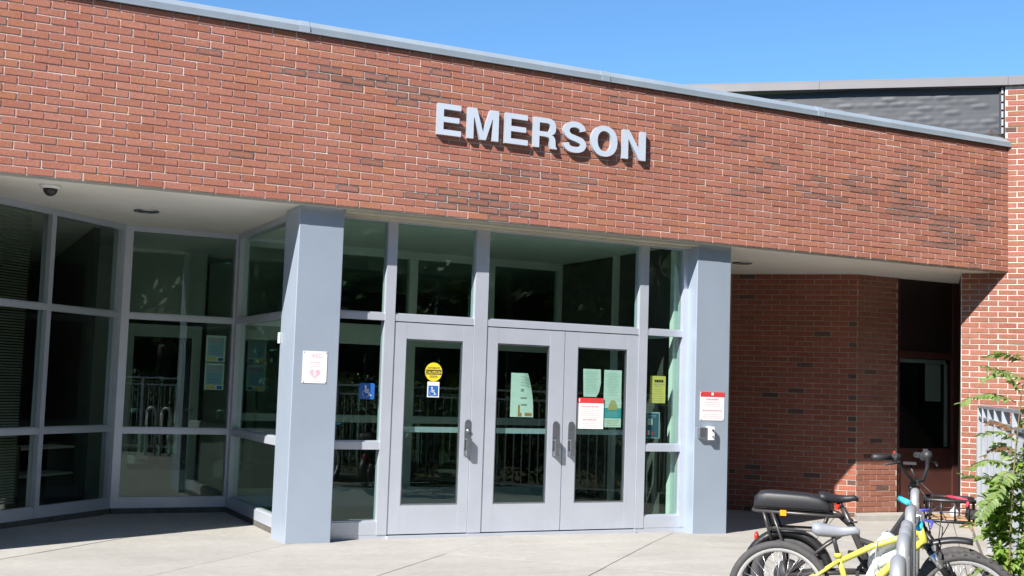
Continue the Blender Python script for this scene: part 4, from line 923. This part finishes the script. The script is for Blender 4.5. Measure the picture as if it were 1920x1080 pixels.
bk_ = bs_.build('basket', M_blackp, eb); b = MB(FE2); b.box(.868, 1.132, -.155, .155, zb + .006, zb + .016); b.build('basket_floor', M_wood, bk_)
b = MB(FE2); b.tube([(.83, 0, .66), (1.0, -.05, .662)], .01, 8); b.tube([(.83, 0, .66), (1.0, .05, .662)], .01, 8); b.build('basket_bracket', M_blackp, eb)
b = MB(FE2); b.ball((1.118, -.13, .715), (.030, .036, .036), 0, 14, 10); b.box(1.12, 1.165, -.16, -.10, .69, .745); b.build('headlight', M_blackm, eb)
b = MB(FE2); b.tube([(.80, .0, .88), (.86, -.03, .80), (.87, -.02, .66), (.90, -.05, .52), (1.0, -.07, .40)], .0035, 6); b.tube([(.81, .02, .90), (.90, .0, .82), (.89, .02, .62), (.86, .03, .48)], .0035, 6); b.build('brake_cable', M_blackm, eb)
disc(eb, FE2, .52, .29, .085, -.065, M_blackm, 'chainring', .75, 1)
b = MB(FE2); b.tube([(.52, -.03, .29), (.52, -.085, .29)], .02, 10); b.tube([(.52, -.085, .29), (.44, -.09, .42)], .010, 8); b.box(.39, .49, -.19, -.095, .415, .44); b.tube([(.52, .085, .29), (.60, .09, .16)], .010, 8); b.box(.55, .65, .095, .19, .145, .17); b.build('crank', M_blackp, eb)
b = MB(FE2); b.tube([(0, -.07, .25), (0, .07, .25)], .085, 20); b.build('hub_motor', M_blackm, eb)
b = MB(FE2); b.tube([(1.0, .02, .81), (1.05, -.06, .806), (1.10, -.14, .803), (1.105, -.182, .79), (1.10, -.185, .765)], .009, 8); b.tube([(.985, .03, .808), (1.03, -.03, .806), (1.10, -.10, .803)], .007, 8)
tag(b.build('luggage_strap', M_strap), 'pink strap lying over the black front basket', 'strap')
b = MB(FE2); b.ball((1.03, .02, .705), (.03, .03, .03), 0, 12, 8); b.tube([(1.03, .02, .73), (1.035, .02, .755)], [.012, .004], 8); tag(b.build('white_pouch', M_bag), 'small white crumpled pouch inside the black basket', 'pouch')
# white bag on the lime bicycle
def crumple(cx, cz, w_, h_, d_, seed):
    q = random.Random(seed); nu, nv = 40, 26; b = MB(FY); vv = []; ff = []
    ph = [(q.uniform(2, 9), q.uniform(2, 9), q.uniform(0, 6), q.uniform(.4, 1)) for _ in range(9)]
    for j in range(nv + 1):
        v = j / nv
        for i in range(nu):
            u = i / nu * 2 * math.pi; f = .62 + .5 * math.sin(math.pi * min(1, v * .9 + .06)) ** .6
            x = math.cos(u) * w_ / 2 * f * (1 - .30 * (1 - v) ** 2); y = math.sin(u) * d_ / 2 * f
            k = sum(a * math.sin(fx * u + fz * v * 3 + p) for fx, fz, p, a in [(round(p_[0]), p_[1], p_[2], p_[3]) for p_ in ph]) / 9
            k = abs(k) ** .6 * (1 if k > 0 else -1)
            sc2 = 1 + .30 * k; vv.append((cx + x * sc2 + .03 * (1 - v), .078 + y * (1 + .9 * k), cz - h_ / 2 + h_ * (1 - v) + .02 * math.sin(3 * u + 2) * (1 - v)))
    for j in range(nv):
        for i in range(nu): ff.append((j * nu + i, j * nu + (i + 1) % nu, (j + 1) * nu + (i + 1) % nu, (j + 1) * nu + i))
    ff += [tuple(range(nu)), tuple(range(nv * nu, (nv + 1) * nu))[::-1]]
    b.add(vv, ff, 0, True); return b
bg_ = crumple(.575, .47, .215, .37, .09, 3).build('white_bag', M_bag); tag(bg_, 'crumpled white bag tied to the lime bicycle frame', 'bag')
b = MB(FY); b.tube([(.52, -.02, .36), (.515, -.025, .48), (.522, -.022, .585), (.530, -.018, .635), (.545, .02, .66)], .0035, 6); b.build('cord', M_grey, bg_)

# ================================================================== FENCE
FF = frame((4.065, -4.065, 0), (1, 1, 0), (-1, 1, 0))          # s along the fence away from the photographer; p = 8.13
def fence_z(s): return gz(4.065 + s / S2)
fe = thing('metal_fence', 'galvanised metal picket fence with broad posts beside the bicycles', 'fence', loc=(4.065, -4.065, 0))
s_end, s_beg = 5.75, -7.0
b = MB(FF); b.box(s_beg, s_end, -.022, .022, 1.345, 1.372); b.build('top_rail', M_fence, fe)
b = MB(FF); b.box(s_beg, s_end, -.018, .018, 1.225, 1.250); b.build('middle_rail', M_fence, fe)
b = MB(FF); b.box(s_beg, s_end, -.018, .018, .10, .125); b.build('bottom_rail', M_fence, fe)
s = s_end; k = 0
while s > s_beg:
    b = MB(FF); b.box(s - .03, s + .03, -.03, .03, -.10, 1.344); b.build('post', M_fence, fe); s -= 1.15
pm = MB(FF); pm.box(-.007, .007, -.007, .007, .06, 1.236); pme = pm.mesh('picket', M_fence)
s = s_end - .11
while s > s_beg:
    o = link('picket', pme, fe); o.location = FF.to_3x3() @ Vector((s, 0, 0)); s -= .115
b = MB(FF); b.box(5.86, 5.92, -.03, .03, -.10, 1.07); b.box(5.86, 6.02, -.02, .02, 1.04, 1.071); b.box(5.965, 6.02, -.03, .03, -.10, 1.04)
tag(b.build('low_post', M_fence), 'short galvanised end post between fence and brick wall', 'post')
# ================================================================== PLANTS
def leaflet(b, base, d, up, L, w_, mi=0):
    d = d.normalized(); sdv = d.cross(up).normalized(); up = sdv.cross(d)
    p = [base, base + d * L * .35 + sdv * w_ + up * L * .03, base + d * L * .75 + sdv * w_ * .6, base + d * L - up * L * .12, base + d * L * .75 - sdv * w_ * .6, base + d * L * .35 - sdv * w_ + up * L * .03]
    b.add(p, [(0, 1, 2, 3), (0, 3, 4, 5)], mi)
def frond_mesh(seed, n=8, Lr=.27, m=M_leaf):
    q = random.Random(seed); b = MB(); pts = [Vector((Lr * i / 10, 0, .05 * math.sin(i / 10 * 2.6) - .05 * (i / 10) ** 2)) for i in range(11)]
    b.tube(pts, [.0028 - .002 * i / 10 for i in range(11)], 4, 1)
    for i in range(n):
        f = .16 + .80 * i / (n - 1); k = min(9, int(f * 10)); p = pts[k].lerp(pts[k + 1], f * 10 - k)
        for sd_ in (-1, 1):
            L = .058 * (1 - .45 * abs(f - .45)) * q.uniform(.85, 1.15); a = q.uniform(-.2, .2)
            leaflet(b, p, Vector((.45 + a * .3, sd_ * (1 + a * .2), q.uniform(-.75, .05))), Vector((0, 0, 1)), L * 1.15, L * .33)
    leaflet(b, pts[-1], Vector((1, 0, -.2)), Vector((0, 0, 1)), .05, .012)
    return b.mesh('leaf', [m, M_stem])
FR = [frond_mesh(100 + i, 10 + i % 3, .25 + .02 * i) for i in range(4)]; FRR = [frond_mesh(130, 7, .22, M_leafr)]
def vine_mesh(seed, m):
    q = random.Random(seed); b = MB(); 
    for a in (-.9, 0, .9): leaflet(b, Vector((0, 0, 0)), Vector((math.cos(a), math.sin(a), q.uniform(-.3, .1))), Vector((0, 0, 1)), .052 * q.uniform(.8, 1.15), .014)
    return b.mesh('leaf', m)
VL = [vine_mesh(i, M_vine) for i in range(4)]
def put(me, parent, loc, yaw, pitch, roll=0, s=1.):
    o = link('leaf', me, parent); o.matrix_basis = Matrix.Translation(loc) @ Matrix.Rotation(yaw, 4, 'Z') @ Matrix.Rotation(-pitch, 4, 'Y') @ Matrix.Rotation(roll, 4, 'X') @ Matrix.Scale(s, 4); return o
RV = Vector((.899, -.438, 0)); DV = Vector((.438, .899, 0))
B0 = Vector((3.05, -4.92, 0))
def sap(name, label, base_r, base_d, pts, leaves, seed):
    q = random.Random(seed); P = lambda r_, d_, z: B0 + RV * r_ + DV * d_ + Vector((0, 0, z))
    t_ = thing(name, label, 'plant', None, P(base_r, base_d, 0))
    b = MB(); b.tube([P(*p) for p in pts], [.007 - .004 * i / (len(pts) - 1) for i in range(len(pts))], 6); b.build('stem', M_stem, t_)
    for (r_, d_, z, yaw_r, pitch, red, s_) in leaves:
        me = FRR[0] if red else FR[q.randrange(4)]; put(me, t_, P(r_, d_, z), math.atan2(RV.y, RV.x) + yaw_r, pitch, q.uniform(-.5, .5), s_ * 1.2)
    return t_
q = random.Random(4)
PIv = math.pi
main = [(.035, .02, 1.42, PIv - .2, .05, 0, .95), (.05, .0, 1.48, PIv + .4, .55, 0, .8), (.09, .0, 1.56, PIv - .5, .1, 0, .8), (.10, .02, 1.66, PIv + .1, .2, 0, .8), (.10, .02, 1.58, -.3, .3, 0, 1.), (.02, .03, 1.02, PIv, .08, 0, .85), (.0, .0, 1.0, PIv + .9, -.3, 0, .9), (.0, .0, .97, .3, .1, 0, 1.),
        (.03, -.02, 1.20, PIv - .9, .5, 1, .8), (.03, .02, 1.25, .2, .6, 0, .8), (.05, .0, 1.10, .6, .1, 0, .9), (.05, .02, 1.36, .4, .2, 0, 1.), (.0, .0, .85, .2, -.2, 0, 1.), (.0, .02, .90, PIv + .3, -.6, 0, .8), (.06, .0, 1.52, .9, .2, 1, .8), (.05, .03, 1.18, PIv + .3, .2, 0, .75), (.03, .0, 1.13, PIv - .3, -.1, 1, .7)]
sap('sumac_sapling', 'tall sapling with long feathery leaves rising in front of the fence', 0, 0, [(-.02, 0, -.05), (-.01, .01, .5), (.01, 0, 1.0), (.06, .01, 1.45), (.11, .02, 1.72)], main, 8)
second = [(.10, .1, .62, PIv + .2, .2, 0, 1.), (.11, .1, .70, .3, .3, 0, 1.), (.10, .1, .55, 2.4, .1, 0, 1.), (.12, .1, .80, PIv - .4, .5, 0, 1.), (.13, .1, .88, .5, .6, 0, 1.), (.09, .1, .42, PIv, -.1, 0, 1.), (.09, .1, .46, .2, .0, 0, 1.), (.10, .1, .33, PIv + .5, .1, 0, 1.), (.13, .1, .95, 1.9, .7, 0, .9)]
sap('sumac_sapling', 'shorter leafy sapling close to the right picture edge by the fence', .09, .1, [(.08, .1, -.05), (.09, .1, .4), (.11, .1, .75), (.14, .1, 1.0)], second, 9)
P_ = lambda r_, d_, z: B0 + RV * r_ + DV * d_ + Vector((0, 0, z))
vn = thing('climbing_vine', 'dense bright green vine hanging against the fence behind the front wheel', 'plant')
b = MB(); b.tube([P_(-.06, .08, -.05), P_(-.05, .1, .35), P_(-.02, .1, .62), P_(-.07, .12, .80), P_(-.05, .12, .98)], .006, 6); b.tube([P_(0, .1, .3), P_(-.02, .12, .6), P_(-.09, .1, .78)], .004, 6); b.build('stem', M_stem, vn)
for i in range(270):
    f = q.random(); z = .18 + .80 * f; cxv = -.030 + .07 * max(0, .62 - z) * 2 - .03 * math.exp(-((z - .82) / .12) ** 2); wv = .045 + .045 * math.exp(-((z - .80) / .14) ** 2) + .05 * max(0, .5 - z)
    put(VL[q.randrange(4)], vn, P_(cxv + q.gauss(0, 1) * wv * .62, .10 + q.gauss(0, .05), z), q.uniform(0, 6.28), q.uniform(-.9, .4), q.uniform(-.6, .6), q.uniform(.85, 1.5))
vn2 = thing('climbing_vine', 'smaller bright green vine climbing the fence at the right picture edge', 'plant')
b = MB(); b.tube([P_(.10, .05, -.05), P_(.11, .06, .4), P_(.12, .06, .8), P_(.13, .06, 1.15)], .004, 6); b.build('stem', M_stem, vn2)
for i in range(150):
    z = q.uniform(.2, 1.15); put(VL[q.randrange(4)], vn2, P_(.115 + q.gauss(0, .035), .06 + q.gauss(0, .03), z), q.uniform(0, 6.28), q.uniform(-.9, .4), q.uniform(-.6, .6), q.uniform(.7, 1.3))
# trees behind fence and photographer: they show in the glass
def crown_mesh(seed, n=3600):
    q = random.Random(seed); b = MB(); cl = [(Vector((q.gauss(0, 1.3), q.gauss(0, 1.3), 4.6 + q.uniform(-2.4, 2.8))), q.uniform(.7, 1.4)) for _ in range(26)]
    for i in range(n):
        c_, r_ = cl[q.randrange(26)]; v = Vector((q.gauss(0, 1), q.gauss(0, 1), q.gauss(0, .8))).normalized() * r_ * q.uniform(.5, 1) ** .5
        d = Vector((q.gauss(0, 1), q.gauss(0, 1), q.gauss(0, .6))).normalized(); e = d.orthogonal().normalized(); s_ = q.uniform(.10, .2); p = c_ + v
        b.add([p - d * s_, p + e * s_ * .5, p + d * s_, p - e * s_ * .5], [(0, 1, 2, 3)])
    return b.mesh('crown', M_tree)
CR = [crown_mesh(i) for i in range(3)]
wd = MB(); qw = random.Random(77)
for i in range(30000):
    a = qw.uniform(-2.75, -.05) if qw.random() < .95 else qw.uniform(-.05, .25); rad = qw.uniform(31, 37); h = 15.5 + 2.2 * math.sin(a * 9) + 1.3 * math.sin(a * 23 + 1)
    c_ = Vector((rad * math.cos(a), -4 + rad * math.sin(a), h * qw.random() ** .9)); d = Vector((qw.gauss(0, 1), qw.gauss(0, 1), qw.gauss(0, .7))).normalized(); e = d.orthogonal().normalized(); k = qw.uniform(.5, .95)
    wd.add([c_ - d * k, c_ + e * k * .55, c_ + d * k, c_ - e * k * .55], [(0, 1, 2, 3)])
tag(wd.build('woodland', M_tree), 'dense green woodland far behind the photographer, reflected in the glass', 'woodland', None, 'stuff')
tk = MB(); tk.tube([(0, 0, -.3), (.05, 0, 1.2), (-.05, .06, 3), (.1, .1, 5.2)], [.22, .16, .12, .04], 10); tk.tube([(0, 0, 1.9), (.7, .3, 3.4), (1.2, .4, 4.6)], [.09, .06, .02], 8); tk.tube([(0, 0, 2.2), (-.8, -.2, 3.6), (-1.2, -.5, 5)], [.08, .05, .02], 8); TK = tk.mesh('trunk', M_bark)
for i, (x, y, s_) in enumerate(((11, -3.5, 1.05), (9.0, -7.5, 1.1), (5.6, -10.8, 1.15), (2.5, -15, 1.2), (-2.5, -18.5, 1.2), (-8, -19, 1.15), (-13.5, -18, 1.2), (13.5, -9, 1.25), (9.5, -14.5, 1.25), (5, -19, 1.3), (-19, -17, 1.1), (0, -23, 1.4), (-6, -24, 1.4), (14, -16, 1.3))):
    t_ = thing('shade_tree', 'leafy shade tree beyond the fence, seen reflected in the glass', 'tree', 'trees facing the entrance', (x, y, -.1), True); t_.scale = (s_, s_, s_); t_.rotation_euler = (0, 0, i * 1.7)
    link('trunk', TK, t_); link('crown', CR[i % 3], t_)
for i in range(16):
    x = 10.2 - i * .78 + R.uniform(-.2, .2); y = x - 9.9 - R.uniform(0, .6)
    t_ = thing('low_shrub', 'low leafy shrub growing behind the metal fence', 'shrub', 'shrubs behind the fence', (x, y, -.95), True); t_.scale = (.30, .30, .30); t_.rotation_euler = (0, 0, i * 2.1)
    link('foliage', CR[i % 3], t_)
